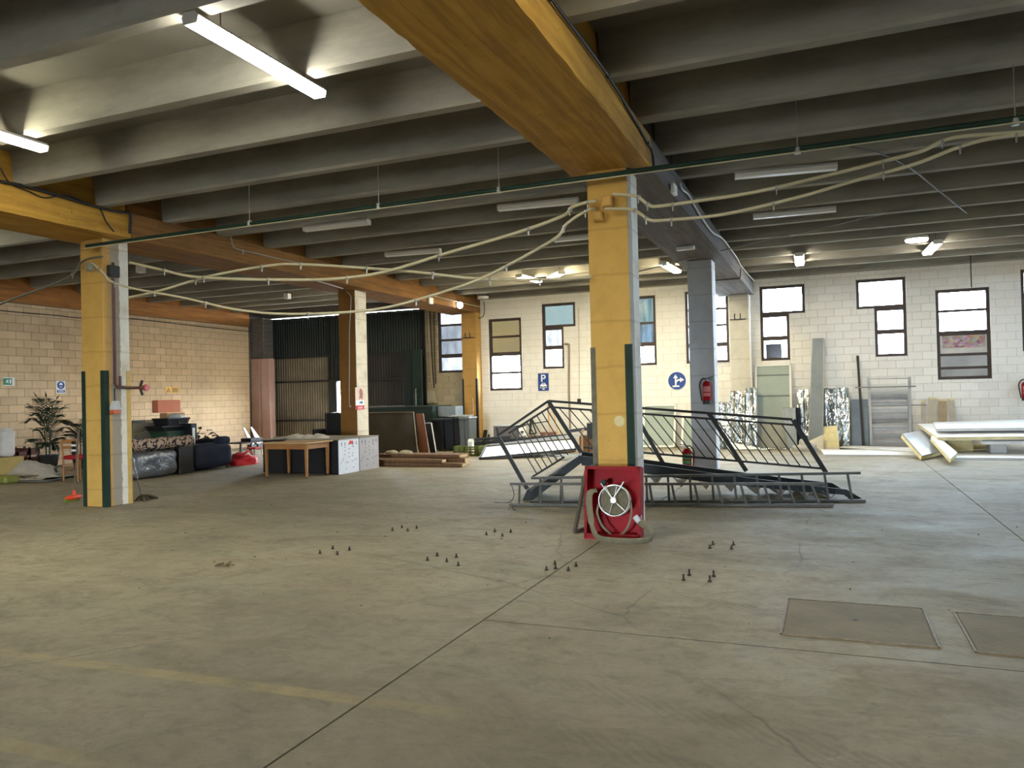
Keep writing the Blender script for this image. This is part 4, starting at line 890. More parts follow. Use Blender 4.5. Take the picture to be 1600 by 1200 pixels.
def cabinet(label, y0, y1, m, x0=-10.9, x1=-9.02, zt=.70, red=False):
    t = thing('metal_cabinet', label, 'cabinet', ((x0+x1)/2, (y0+y1)/2, 0))
    MB().bbox((x0, y0+.006, .02), (x1-.02, y1-.006, zt-.02), .006).build('body', m_black, t)
    MB().bbox((x0-.03, y0, zt-.02), (x1+.01, y1, zt), .004).build('top', mat('grey_worktop', (150, 142, 128), .6), t)
    e = MB().bbox((x1-.02, y0+.004, .0), (x1, y1-.004, zt-.022), .003).build('end_panel', m, t)
    w_ = y1-y0; spots = [(.2, .42), (.5, .47), (.66, .49), (.28, .55), (.5, .58), (.7, .56), (.3, .66), (.5, .70), (.72, .74), (.14, .36), (.08, .3), (.36, .32), (.44, .31), (.64, .33), (.76, .36), (.86, .38), (.35, .14), (.7, .15), (.30, .76), (.48, .83), (.68, .77)]
    for a, z in spots: MB().lathe((x1+.0005, y0+w_*a, zt*z), [(.013, 0), (.010, .0008)], 8, (1, 0, 0)).build('hole', m_sblk, e)
    for a in (.14, .30, .70, .86): MB().box((x1, y0+w_*a-.009, zt*.80), (x1+.0015, y0+w_*a+.009, zt*.90)).build('slot', m_sblk, e)
    if red: MB().prism([(x1+.001, y0+w_*x, zt*z) for x, z in ((.48, .83), (.68, .82), (.70, .92), (.52, .93))], (.002, 0, 0)).build('red_sticker', mat('orange_red_sticker', (226, 64, 40), .5), t)
    return t
cabinet('long metal cabinet with white perforated end and red sticker', 12.95, 13.66, mat('bright_white_panel', (226, 230, 240), .45, .1, .08), red=True)
cabinet('long metal cabinet with grey perforated end panel behind the white one', 13.68, 14.42, mat('dim_grey_panel', (176, 172, 176), .45, .1, .1), x0=-11.2)
# clutter on the table and cabinets
t = thing('paper_heap', 'crumpled pale paper heap on top of the white ended cabinet', 'paper', (-10.2, 13.4, .70))
def lump(c, r, sc, m, nm, par, seed=0, amp=.35, u=14, v=9, flat=True):
    c = V(c); b = MB()
    def fn(a, e):
        th = a*2*math.pi; ph = (e if flat else e*2-1)*math.pi/2
        d = V((math.cos(th)*math.cos(ph), math.sin(th)*math.cos(ph), math.sin(ph)))
        k = r*(1+amp*noise.noise(d*2.1+V((seed, seed*2.3, 0)))+amp*.4*noise.noise(d*6+V((seed*3, 0, 1))))
        return c+V((d.x*k*sc[0], d.y*k*sc[1], d.z*k*sc[2]))
    b.grid(fn, u, v); return b.build(nm, m, par)
m_paper = mat('pale_paper', (206, 196, 178), .9, 0, .2, 9)
for k, (x, y, s) in enumerate(((-10.3, 13.3, .16), (-10.05, 13.35, .13), (-9.8, 13.4, .15), (-10.5, 13.4, .11))): lump((x, y, .70), s, (1.3, 1, .55), m_paper, 'sheet', t, k+1)
one(MB().lathe((-10.15, 12.55, TZ), [(.10, 0), (.15, .02), (.16, .035), (.02, .03)], 18), 'black_dish', m_black, 'flat black dish on the wooden table', 'dish', (-10.15, 12.55, TZ))
# black office chair and navy jacket shape behind the cabinets
t = thing('black_armchair', 'black upholstered chair standing behind the metal cabinets beside the shade-darkened post', 'chair', (-11.6, 15.6, 0))
x0 = on('Y', 15.4, 492, 650).x; x1 = on('Y', 15.4, 533, 650).x; zt = on('Y', 15.4, 510, 646).z
MB().bbox((x0+.05, 15.75, .45), (x1+.05, 15.9, zt), .03).build('backrest', m_black, t)
MB().bbox((x0, 15.3, .36), (x1+.1, 15.9, .48), .03).build('seat', m_black, t)
for x in (x0, x1+.1): MB().bbox((x-.04, 15.32, .48), (x+.04, 15.8, .80), .02).build('armrest', m_black, t)
for x in (x0+.02, x1+.06):
    for y in (15.35, 15.85): MB().box((x-.02, y-.02, 0), (x+.02, y+.02, .37)).build('leg', m_black, t)
t = thing('dark_cupboard', 'tall black narrow cupboard just before the bright shutter gap', 'cupboard', (-12.6, 17.3, 0))
xa, xb = on('Y', 17.2, 507, 650).x, on('Y', 17.2, 536, 650).x; zt = on('Y', 17.2, 520, 645).z
MB().bbox((xa, 17.2, 0), (xb, 17.7, zt), .01).build('body', m_black, t); MB().bbox((xa+.02, 17.18, .05), ((xa+xb)/2-.01, 17.2, zt-.03), .005).build('door', m_black, t); MB().bbox(((xa+xb)/2+.01, 17.18, .05), (xb-.02, 17.2, zt-.03), .005).build('door', m_black, t)
# ------------------------------------------------------------------ leaning boards and the timber pile
def lean(label, name, cat, qa, qb, ta, tb_, th, m, y_top=None, group=None):
    # board standing on the floor points qa, qb and leaning back to the picture points ta, tb at depth y_top
    a, b = F(*qa), F(*qb); c = on('Y', y_top, *tb_); d = on('Y', y_top, *ta)
    return a, b, c, d
a, b = F(575, 706), F(652, 708); 
def leaner(label, name, cat, a, b, c, d, th, m, edge=None):
    a, b, c, d = map(V, (a, b, c, d)); t = thing(name, label, cat, (a+b)/2)
    MB().slab4(a, b, c, d, th).build('board', m, t)
    if edge:
        e = MB(); e.bar(a, d, .03, .03); e.bar(b, c, .03, .03); e.bar(d, c, .03, .03); e.build('edge_trim', edge, t)
    return t
Yb = 17.6
leaner('big dark brown board leaning behind the timber pile', 'leaning_board', 'board', on('Y', Yb, 572, 711), on('Y', Yb, 653, 711), on('Y', Yb+.25, 646, 644), on('Y', Yb+.25, 574, 645), .03, mat('dark_brown_board', (62, 54, 40), .6, 0, .3, 2), mat('brown_grey_edge', (120, 106, 88), .7))
leaner('reddish brown board leaning just beside the big dark board', 'leaning_board', 'board', on('Y', Yb+.15, 655, 709), on('Y', Yb+.15, 670, 709), on('Y', Yb+.4, 661, 646), on('Y', Yb+.4, 650, 646), .04, mat('red_brown_board', (110, 66, 38), .6, 0, .3, 2))
leaner('thin white edged board leaning next to the reddish brown board', 'leaning_board', 'board', on('Y', Yb+.4, 671, 710), on('Y', Yb+.4, 682, 711), on('Y', Yb+.7, 674, 661), on('Y', Yb+.7, 663, 661), .02, m_black, m_ltgrey)
tm = [((588, 731), (722, 729), 0., .085, .24, 'long brown beam at the front foot of the timber pile'), ((588, 722), (690, 722), .085, .07, .22, 'shorter dark beam lying on the front beam of the timber pile'), ((588, 716), (726, 719), .0, .16, .26, 'thick brown beam with pale sawn end at the back of the timber pile'), ((588, 711), (718, 714), .16, .07, .5, 'broad brown plank on top of the timber pile')]
for k, (p, q, z, hgt, wd, lb) in enumerate(tm):
    y = 14.75+k*.33 if k != 1 else 14.86; y = (14.7, 14.72, 15.1, 15.15)[k]
    xa = on('Y', y, p[0], p[1]).x; xb = on('Y', y, q[0], q[1]).x
    t = thing('timber_beam' if k < 3 else 'timber_plank', lb, 'timber', ((xa+xb)/2, y, z)); dy = .12*(k % 2)
    MB(Matrix.Translation(((xa+xb)/2, y, z)) @ Matrix.Rotation((-.01, .01, .015, -.015)[k], 4, 'Z')).bbox((xa-(xa+xb)/2, 0, .004), (xb-(xa+xb)/2, wd, hgt), .01).build('beam_body', m_oldw, t)
    MB().box((xb-.005, y+.02, z+.01), (xb+.006, y+wd-.02, z+hgt-.01)).build('sawn_end', mat('pale_sawn_end', (206, 180, 140), .8), t)
for k, (px, lb) in enumerate(((612, 'smooth pale stone on the timber pile, nearer the cabinets'), (634, 'smooth pale stone on the timber pile, nearer the dark bins'))):
    c = on('Y', 15.35, px, 706); c.z = .232; t = thing('stone', lb, 'stone', c); lump(c, .13, (1.4, .8, .6), mat('pale_stone', (170, 160, 132), .9), 'stone_body', t, k+5, .15)
# skip, bins, green door leaf
t = thing('green_skip', 'long low dark green container with pale rim before the shutter', 'container', (-12.3, 19.9, 0))
xa, xb = on('Y', 19.4, 584, 640).x, on('Y', 19.4, 676, 640).x; z1 = on('Y', 19.4, 640, 635).z
MB().prism([(xa, 19.4, .1), (xb, 19.4, .1), (xb+.05, 19.3, z1), (xa-.05, 19.3, z1)], (0, 1.1, 0)).build('tub', mat('container_green', (34, 52, 46), .5, 0, .25), t)
MB().bbox((xa-.08, 19.26, z1-.03), (xb+.08, 20.45, z1+.01), .01).build('lid', mat('container_lid', (40, 58, 54), .5), t); MB().bbox((xa-.05, 19.24, z1-.0), (xa+1.1, 19.28, z1+.035), .005).build('pale_bar', m_alu, t)
for x in (xa+.15, xb-.15): MB().tube([(x, 19.5, .06), (x, 19.6, .06)], .06, 12).build('wheel', m_black, t)
t = thing('drip_stand', 'thin grey plant stand with small twigs on the dark green container', 'stand', W(649, 630, 1.2)); c = on('Y', 19.8, 650, 634)
MB().tube([(c.x, 19.8, z1+.01), (c.x, 19.8, z1+.5)], .02, 6).build('stem', m_alu, t)
for s in ((-.2, .2), (.18, .22), (-.12, .1), (.14, .08)): MB().tube([(c.x, 19.8, z1+.36+s[1]*.3), (c.x+s[0], 19.8, z1+.40+s[1])], .01, 5).build('twig', m_green, t)
t = thing('green_door_leaf', 'tall dark green steel door leaf standing before the shutter', 'door leaf', (-11.55, 20.6, 0))
MB().bbox((-11.95, 20.55, .02), (-11.62, 20.62, 2.93), .01).build('leaf', m_corg, t); MB().bbox((-11.6, 20.5, .02), (-11.27, 20.57, 2.93), .01).build('leaf', mat('green_leaf_lighter', (30, 56, 50), .5, .2, .3), t)
def bin_(label, px0, px1, py, ytop, y, m, d=.5):
    xa, xb = on('Y', y, px0, 680).x, on('Y', y, px1, 680).x; zt = on('Y', y, (px0+px1)/2, ytop).z
    t = thing('waste_bin', label, 'bin', ((xa+xb)/2, y+d/2, 0)); g = .06*(xb-xa)
    bm = MB(); bm.add([(xa+g, y+.05, .05), (xb-g, y+.05, .05), (xb-g, y+d-.05, .05), (xa+g, y+d-.05, .05), (xa, y, zt-.06), (xb, y, zt-.06), (xb, y+d, zt-.06), (xa, y+d, zt-.06)], [(0,3,2,1),(4,5,6,7),(0,1,5,4),(1,2,6,5),(2,3,7,6),(3,0,4,7)]); bm.build('tub', m, t)
    MB().bbox((xa-.015, y-.03, zt-.06), (xb+.015, y+d+.02, zt), .015).build('lid', m, t)
    for x in (xa+g, xb-g): MB().tube([(x-.02, y+d-.08, .07), (x+.02, y+d-.08, .07)], .07, 12).build('wheel', m_black, t)
    MB().tube([(xa+.05, y-.05, zt-.04), (xb-.05, y-.05, zt-.04)], .014, 8).build('handle', m, t)
    return t
bin_('dark wheeled bin nearest the leaning boards', 674, 693, 705, 654, 18.9, m_black)
bin_('dark blue black wheeled bin in the middle of the bin row', 694, 708, 705, 653, 18.92, mat('dark_blue_plastic', (24, 30, 38), .45))
bin_('black wheeled bin beside the two grey bins', 709, 717, 705, 652, 18.94, m_black)
m_gb = mat('grey_plastic', (92, 98, 100), .5)
bin_('grey narrow bin, nearer the dark bins', 717.5, 725, 702, 652, 18.96, m_gb); bin_('grey narrow bin, nearer the yellow pilaster', 726, 733, 702, 652, 18.98, m_gb)
one(MB().bbox((on('Y', 19.3, 676, 640).x, 19.6, .92), (on('Y', 19.3, 704, 640).x, 20.1, on('Y', 19.6, 690, 635).z), .01), 'grey_chest', mat('grey_blue_chest', (128, 136, 140), .5), 'light grey box chest behind the dark bins', 'box', (-11.0, 19.6, .92))
one(MB().bbox((on('Y', 19.3, 678, 640).x, 19.62, 0), (on('Y', 19.3, 703, 640).x, 20.08, .918), .01), 'plinth_box', m_black, 'black plinth under the light grey chest behind the bins', 'box', (-11.0, 19.6, 0))
t = thing('profile_bundle', 'pale plastic strips lying across the grey bins', 'strips', on('Y', 19.2, 715, 650))
zt = on('Y', 18.96, 720, 652).z+.015
for k in range(4): MB().bar((on('Y', 19., 702+k*2, 650).x, 19.0+.09*k, zt+.012+.022*(k % 2)), (on('Y', 19., 735-k, 650).x, 18.98+.1*k, zt+.014+.022*(k % 2)), .06, .02).build('strip', m_ltgrey, t)
t = thing('green_crate', 'small yellow green plastic crate on the floor by the yellow pilaster', 'crate', F(728, 713)); c = F(728, 713)
m_cr = mat('yellow_green_plastic', (112, 122, 54), .5)
for z in (.02, .09, .16, .21): 
    f = MB()
    for a, b in (((-.35, 0), (.35, .02)), ((-.35, .38), (.35, .4)), ((-.35, .02), (-.33, .38)), ((.33, .02), (.35, .38))): f.box((c.x+a[0], c.y+a[1], z), (c.x+b[0], c.y+b[1], z+.035))
    f.build('crate_band', m_cr, t)
f = MB()
for x in (-.35, -.2, -.05, .1, .25, .32): f.box((c.x+x, c.y, 0), (c.x+x+.03, c.y+.018, .24)); f.box((c.x+x, c.y+.382, 0), (c.x+x+.03, c.y+.4, .24))
f.build('crate_post', m_cr, t); MB().box((c.x-.34, c.y+.01, 0), (c.x+.34, c.y+.39, .018)).build('crate_base', m_cr, t)
t = thing('broom', 'upright thin broom handle standing before the yellow pilaster', 'broom', F(742, 703)); q = on('Y', 19.6, 742, 700); q2 = on('Y', 20.4, 738, 622); q.z = .06
MB().tube([q, q2], .016, 8).build('handle', m_wood, t); MB().bbox((q.x-.15, q.y-.03, 0), (q.x+.15, q.y+.03, .07), .01).build('head', m_black, t)
t = thing('carton', 'small white carton standing in the yellow green crate', 'carton', on('Y', c.y+.2, 729, 697)); MB().bbox((c.x-.0, c.y+.12, .02), (c.x+.12, c.y+.24, .36), .006).build('carton_body', m_white, t); MB().prism([(c.x, c.y+.12, .36), (c.x, c.y+.24, .36), (c.x, c.y+.18, .42)], (.12, 0, 0)).build('carton_top', m_white, t)
# pinkish boxed corner post at the end of the tan wall
t = thing('pink_casing', 'pinkish brown boxed casing standing at the corner of the tan wall', 'casing', (-17.25, 20.4, 0))
MB().bbox((-17.56, 20.36, 0), (-17.22, 20.62, 2.88), .01).build('casing_side', mat('pink_board_shaded', (164, 132, 118), .7, 0, .2, 2), t); MB().bbox((-17.21, 20.44, 0), (-16.86, 20.7, 2.88), .01).build('casing_front', mat('pink_board', (196, 160, 148), .6, 0, .15, 2), t)  # side board darker: the shade on it is put into its colour
one(MB().bbox((-17.57, 20.40, 2.9), (-17.05, 20.9, 4.2), .02), 'column', m_bgry, 'rough dark concrete post head above the pinkish casing', 'column', (-17.3, 20.6, 2.9), None, 'structure')
# ------------------------------------------------------------------ pile of dark profiles and a white panel by the amber window
def Y(y, px, py): return on('Y', y, px, py)
t = thing('framed_panel', 'long white framed panel tilted on the dark profile pile behind the stair', 'panel', F(760, 716))
bl, br, tr, tl = F(750, 716.5, .03), Y(17.7, 899, 702), Y(18.5, 898, 686), Y(17.75, 759, 698)
MB().slab4(bl, br, tr, tl, .03).build('sheet', m_white, t)
e = MB()
for a, b in ((bl, br), (br, tr), (tr, tl), (tl, bl)): e.bar(a, b, .045, .05)
e.build('panel_frame', mat('dark_panel_edge', (58, 58, 58), .5, .3), t)
pr = [((741, 693), (886, 681), 18.7, .09, 'black long profile along the top of the profile pile'), ((742, 700), (890, 688), 18.55, .09, 'grey long profile just under the topmost of the profile pile'), ((742, 707), (892, 694), 18.45, .1, 'dark profile low in the profile pile behind the white panel'),
      ((742, 713), (892, 700), 18.6, .09, 'lowest dark profile of the profile pile'), ((760, 697), (905, 680), 18.3, .07, 'pale profile lying before the topmost black profile'), ((742, 687), (802, 683), 19.0, .08, 'short black profile at the back of the profile pile'), ((886, 674), (926, 669), 18.9, .08, 'black profile end sticking out beside the hose box post')]
for k, (p, q, y, h_, lb) in enumerate(pr):
    a, b = Y(y, *p), Y(y+.15, *q); t = thing('metal_profile', lb, 'profile', (a+b)/2)
    mm = (m_black, m_gal, m_dark, m_black, m_ltgrey, m_black, m_black)[k]
    MB().bar(a, b, .085, h_).build('profile_bar', mm, t); MB().bar(a-(b-a).normalized()*.006, a, .065, h_*.6).build('hollow_end', m_sblk, t)
for k, (px, y, zt) in enumerate(((752, 18.9, .22), (830, 18.75, .20), (885, 18.85, .26), (918, 19.1, .42))):
    c = Y(y, px, 700); one(MB().bbox((c.x-.18, y-.12, 0), (c.x+.18, y+.22, zt), .01), 'timber_block', m_oldw, ('first timber block under the profile pile, closest to the green crate', 'second timber block under the profile pile, behind the white panel', 'third timber block under the profile pile, beside the stair post', 'tall timber block under the profile pile at the hose box post')[k], 'block', (c.x, y, 0))
for px0, px1, py, y, lb in ((843, 866, 681, 19.0, 'squat timber block carrying the flat brown carton'), (826, 840, 679, 18.96, 'squat timber block carrying the triangular bracket'), (770, 815, 684, 19.12, 'squat timber block carrying the grey metal box')):
    a, b = Y(y, px0, py), Y(y, px1, py); one(MB().bbox((a.x, y+.01, 0), (b.x, y+.3, min(a.z, b.z)-.032), .01), 'timber_block', m_oldw, lb, 'block', (a.x, y, 0))
a = Y(19.1, 771, 684); b = Y(19.1, 813, 668)
t = thing('grey_toolbox', 'grey metal box lying on the profile pile with paper beside it', 'box', a); MB().bbox((a.x, 19.1, a.z-.03), (b.x, 19.5, b.z+.02), .015).build('box_body', mat('box_grey', (108, 104, 100), .6), t); MB().bbox((a.x-.01, 19.09, b.z+.02), (b.x+.01, 19.51, b.z+.05), .008).build('box_lid', mat('box_lid_grey', (124, 120, 116), .6), t)
a = Y(18.95, 811, 683); t = thing('paper_sheet', 'white printed sheet propped against the grey box on the pile', 'paper', a)
MB().slab4(Y(18.95, 812, 682), Y(18.95, 823, 680), Y(19.1, 821, 666), Y(19.1, 810, 669), .004).build('sheet', m_white, t); MB().slab4(Y(18.94, 813.5, 677), Y(18.94, 818, 676.5), Y(19.0, 818, 673), Y(19.0, 813, 673.5), .002).build('print', m_dark, t)
t = thing('brown_carton', 'flat reddish brown carton on the profile pile', 'carton', Y(19.0, 855, 680)); a, b = Y(19.0, 845, 681), Y(19.0, 864, 675); MB().bbox((a.x, 19.0, a.z-.03), (b.x, 19.3, b.z), .01).build('carton_body', mat('carton_brown', (132, 92, 72), .8), t); MB().bbox((a.x+.12, 18.995, a.z-.02), (a.x+.2, 19.302, b.z+.004), .002).build('tape', mat('carton_tape', (160, 128, 96), .5), t)
t = thing('steel_bracket', 'small dark triangular bracket standing on the profile pile', 'bracket', Y(19.0, 831, 678)); a, b, c = Y(19., 828, 679), Y(19., 838, 677), Y(19., 830, 654); MB().bar(a, c, .05).build('upright', m_dark, t); MB().bar(c, b, .03).build('brace', m_dark, t); MB().bar(a, b, .04).build('foot', m_dark, t)
t = thing('steel_rod', 'thin grey rod lying aslant above the profile pile', 'rod', Y(19.2, 830, 662)); MB().tube([Y(19.05, 806, 666), Y(19.2, 857, 658)], .014, 6).build('rod_body', m_dark, t)
t = thing('wooden_pole', 'thin yellow wooden pole leaning on the white wall behind the stair', 'pole', Y(19.3, 858, 690)); a = F(858, 704); MB().tube([(a.x, 19.6, .0), Y(20.85, 856, 634)], .02, 8).build('pole_shaft', mat('yellow_wood', (206, 160, 96), .6), t); MB().tube([Y(20.83, 857, 640), Y(20.85, 856, 633)], .024, 8).build('pole_tip', m_wood, t)
t = thing('wooden_pole', 'second thin wooden pole leaning on the white wall nearer the stair corner', 'pole', F(870, 704)); a = F(872, 704); MB().tube([(a.x, 19.7, 0), Y(20.85, 864, 640)], .014, 8).build('pole_shaft', mat('yellow_wood', (206, 160, 96), .6), t); MB().tube([Y(20.84, 864.5, 645), Y(20.86, 864, 639)], .018, 8).build('pole_tip', m_wood, t)
t = thing('hand_tool', 'tool with curved wooden handle standing just beside the hose box post', 'tool', F(910, 722)); MB().tube(spl([Y(16.0, 909.5, 716), Y(16., 909.5, 690), Y(16., 909, 678), Y(16., 910.5, 672), Y(16., 912.5, 674)], 5), .022, 8).build('handle', mat('pale_handle', (206, 164, 116), .5), t); q = Y(16., 909.5, 716); MB().bar(Y(16., 909.5, 700), (q.x, 16., 0.03), .03).build('shaft', m_dark, t); MB().bbox((q.x-.12, 15.95, 0), (q.x+.12, 16.08, .04), .01).build('blade', m_dark, t)
t = thing('scrap_heap', 'loose heap of pale scrap strips on the floor beside the hose box post', 'scrap', F(915, 712)); t['kind'] = 'stuff'; b = MB()
for k in range(24):
    p = V((random.uniform(-5.75, -4.6), random.uniform(16.4, 18.0), random.uniform(.015, .12))); a = random.uniform(-.5, .5); l = random.uniform(.15, .5); d = V((math.cos(a), math.sin(a), random.uniform(-.1, .1)))*l; b.bar(p-d, p+d, random.uniform(.03, .09), .012)
b.build('scrap_strips', m_ltgrey, t)['kind'] = 'stuff'
t = thing('black_chair', 'black chair back half hidden behind the hose box post', 'chair', Y(18.2, 922, 690)); a, b = Y(18.2, 917, 686), Y(18.2, 934, 660)
MB().bbox((a.x, 18.2, a.z), (b.x, 18.26, b.z), .02).build('backrest', m_black, t); MB().bbox((a.x, 18.26, .42), (b.x, 18.7, .48), .02).build('seat', m_black, t)
for x in (a.x+.03, b.x-.03):
    for y in (18.24, 18.66): MB().box((x-.015, y-.015, 0), (x+.015, y+.015, .43)).build('leg', m_dark, t)
for k, (p, q) in enumerate((((757, 690), (759, 672)), ((763, 690), (764, 679)))):
    a = W(*p, .1); b_ = W(*q, .04); a.z = 0; a.y = YW-.2; t = thing('steel_offcut', ('taller dark steel offcut leaning on the white wall by the yellow pilaster', 'shorter dark steel offcut leaning on the white wall by the yellow pilaster')[k], 'offcut', a); MB().bar(a, b_, .1 if k == 0 else .06, .04).build('offcut_bar', m_dark, t)
# ------------------------------------------------------------------ things leaning along the white wall
m_frw = mat('white_window_frame', (232, 232, 226), .4, 0, .06); m_pane = mat('grey_green_glass', (168, 180, 172), .12, 0, .12, 2)
def sash(label, name, q, bars, th=.045, wdt=.05, y0=20.55, y1=20.88, m=m_frw, pane=m_pane, cat='window frame'):
    # frame leaning on the wall: q = left px, right px, top px y, bottom px y; bars: fractions up
    l, r, tp, bt = q; a, b = Y(y0, l, bt), Y(y0, r, bt-.6); a.z = b.z = .012; zt = Y(y1, (l+r)/2, tp).z
    d, c = V((a.x, y1, zt)), V((b.x, y1, zt)); t = thing(name, label, cat, (a+b)/2); up = (d-a).normalized(); rt = (b-a).normalized(); n = rt.cross(up)
    h = wdt/2
    f = MB(); f.bar(a+rt*h, d+rt*h, wdt, th, up=n); f.bar(b-rt*h, c-rt*h, wdt, th, up=n); f.bar(a+up*h, b+up*h, wdt, th, up=n); f.bar(d-up*h, c-up*h, wdt, th, up=n); f.build('frame', m, t)
    for s in bars: p, q_ = lerp(a, d, s), lerp(b, c, s); MB().bar(p+rt*wdt, q_-rt*wdt, wdt*.5, th*.8, up=n).build('crossbar', mat('frame_grey_bar', (130, 134, 132), .5), t)
    ss = [0]+list(bars)+[1]
    for s0, s1 in zip(ss, ss[1:]):
        p0, p1, p2, p3 = lerp(a, d, s0)+rt*wdt, lerp(b, c, s0)-rt*wdt, lerp(b, c, s1)-rt*wdt, lerp(a, d, s1)+rt*wdt
        MB().slab4(p0-n*.006, p1-n*.006, p2-n*.006, p3-n*.006, .008).build('pane', pane, t)
    return t
sash('white window frame leaning on the wall close to the hose box post', 'window_frame', (1003, 1055, 632, 698), [.80])
sash('second white window frame leaning on the wall behind the grey post', 'window_frame', (1064, 1118, 647, 699), [])
sash('tall pale door frame with grey green glass standing under the stepped window', 'door_frame', (1181, 1239, 569, 698), [.62, .87], y0=20.6, y1=20.9, cat='door frame')
a, b = F(1183, 701), F(1237, 700); one(MB().slab4(Y(20.42, 1182, 700), Y(20.42, 1236, 699), Y(20.56, 1236, 661), Y(20.56, 1182, 662), .03), 'grey_board', mat('grey_board', (158, 158, 148), .6), 'grey board leaning on the foot of the tall door frame', 'board', Y(20.42, 1210, 700))
def foil_mat():
    t = NT('crumpled_foil'); c = t.co((1.2, 1.2, .5)); n = t.noise(9., 6, .65, c, 1.2)
    t.set('Base Color', t.mix(t.step(t.noise(5., 4, .6, c), .4, .62), lin((186, 192, 190)), lin((244, 246, 246)))); t.set('Metallic', 1.); t.set('Roughness', .17); t.bump(n, .3, .03); return t.m
m_foil = foil_mat()
def foil(label, px0, px1, top, bot, y0, y1, th=.07, seed=0):
    a = Y(y0, px0, bot); b = Y(y0, px1, bot); a.z = b.z = 0.; zt = Y(y1, (px0+px1)/2, top).z; t = thing('foil_board', label, 'insulation', (a+b)/2)
    def fn(i, j):
        x = a.x+(b.x-a.x)*i; z = zt*j; y = y0+(y1-y0)*j; e = noise.noise(V((x*7+seed, z*2.2, seed)))*.045+noise.noise(V((x*13+seed, z*5, seed+3)))*.026+.022*math.sin(x*34+seed)+.012*noise.noise(V((x*40, z*30, seed)))
        if j > .94: z += .03*noise.noise(V((x*12, seed, 1)))
        return V((x, y-e-.04, z+.004))
    m = MB(); m.grid(fn, 18, 34, False); m.build('foil_face', m_foil, t)
    MB().slab4((a.x, y0, .004), (b.x, y0, .004), (b.x, y1, zt), (a.x, y1, zt), th).build('foam_core', mat('grey_foam', (176, 180, 176), .8), t)
foil('short crumpled foil board beside the white edge of the grey post', 1123, 1142, 628, 702, 20.2, 20.55, seed=2)
foil('wide crumpled foil board left against the tall door frame', 1141, 1166, 611, 702, 20.25, 20.6, seed=7); foil('narrow crumpled foil board touching the tall door frame', 1166, 1183, 606, 702, 20.2, 20.58, seed=11)
foil('narrow foil board on the door frame side of the tall grey girder', 1247, 1265, 609, 693, 20.45, 20.75, seed=17); foil('broad foil board on the ladder rack side of the tall grey girder', 1284, 1306, 607, 700, 20.4, 20.72, seed=23); foil('foil board with smooth edge next to the dark pole', 1306, 1329, 606, 700, 20.38, 20.7, seed=29)
# corrugated roll, grey girder, pole
t = thing('corrugated_sheet', 'bundle of dark corrugated sheets leaning by the tall door frame', 'sheet', F(1234, 701)); b = MB(); c0, c1 = Y(20.2, 1232, 699), Y(20.25, 1246, 698); n = 28
vs = []
for i in range(n+1):
    x = lerp(c0, c1, i/n); e = .014*(1 if (i//2) % 2 else -1); tx = Y(20.5, 1221+i/n*22, 637); vs += [(x.x, 20.2+e, 0), (tx.x, 20.5+e, tx.z)]
b.add(vs, [(2*i, 2*i+2, 2*i+3, 2*i+1) for i in range(n)]); b.build('front_sheet', mat('blue_grey_sheet', (186, 192, 196), .5, .2), t)
b = MB(); b.add([V(p)+V((.03, .05, 0)) for p in vs], [(2*i, 2*i+2, 2*i+3, 2*i+1) for i in range(n)]); b.add([V(p)+V((.10, .07, -.0)) for p in vs], [(2*i, 2*i+2, 2*i+3, 2*i+1) for i in range(n)]); b.build('back_sheets', mat('dark_blue_sheet', (44, 52, 64), .4, .4), t)
a = Y(20.1, 1262, 699); b_ = Y(20.1, 1286, 699); a.z = b_.z = 0; d_, c_ = Y(20.72, 1269, 529), Y(20.72, 1288, 528)
t = thing('grey_girder', 'tall grey steel girder leaning upright between the foil boards', 'girder', (a+b_)/2)
MB().slab4(a, b_, c_, d_, .12).build('flange', mat('girder_grey', (128, 134, 136), .5, .2, .15), t); MB().slab4(a+V((.0, -.012, 0)), a+V((.02, -.012, 0)), d_+V((.02, -.012, 0)), d_+V((0, -.012, 0)), .012).build('edge_lip', m_gal, t); MB().slab4(b_+V((-.02, -.012, 0)), b_+V((.0, -.012, 0)), c_+V((.0, -.012, 0)), c_+V((-.02, -.012, 0)), .012).build('edge_lip', m_gal, t)
t = thing('dark_pole', 'dark square pole leaning on the wall beside the ladder rack', 'pole', F(1348, 700)); a = F(1349, 701); MB().bar((a.x, 20.5, 0), Y(20.9, 1340, 557), .055).build('pole_shaft', m_dark, t); q = Y(20.9, 1340, 557); MB().bar(q, q+V((0, 0, .02)), .062).build('end_cap', m_black, t)
# metal sheets and ladder rack
one(MB().slab4(Y(20.7, 1327, 699), Y(20.7, 1358, 699), Y(20.9, 1356, 624), Y(20.9, 1331, 624), .02), 'metal_sheet', mat('blue_grey_steel', (138, 146, 150), .4, .4), 'blue grey steel sheet leaning behind the dark pole', 'sheet', F(1343, 702))
t = thing('metal_sheet', 'dull grey ribbed sheet leaning behind the ladder rack', 'sheet', F(1390, 701)); b = MB(); a0, a1 = Y(20.75, 1362, 699), Y(20.75, 1421, 698); zt = Y(20.9, 1390, 609).z
vs = []; n = 24
for i in range(n+1):
    z = .01+zt*i/n; e = .012*math.sin(i*1.9); vs += [(a0.x, 20.75+.15*i/n+e, z), (a1.x, 20.75+.15*i/n+e, z)]
b.add(vs, [(2*i, 2*i+1, 2*i+3, 2*i+2) for i in range(n)]); b.build('ribbed_face', mat('dull_zinc', (166, 166, 166), .4, .5), t)
t = thing('ladder_rack', 'pale steel ladder like rack standing against the wall', 'rack', F(1390, 701)); y0, y1 = 20.5, 20.72
al, ar = Y(y0, 1362, 700), Y(y0, 1422, 699); al.z = ar.z = 0; tl_, tr_ = Y(y1, 1357, 590), Y(y1, 1421, 589)
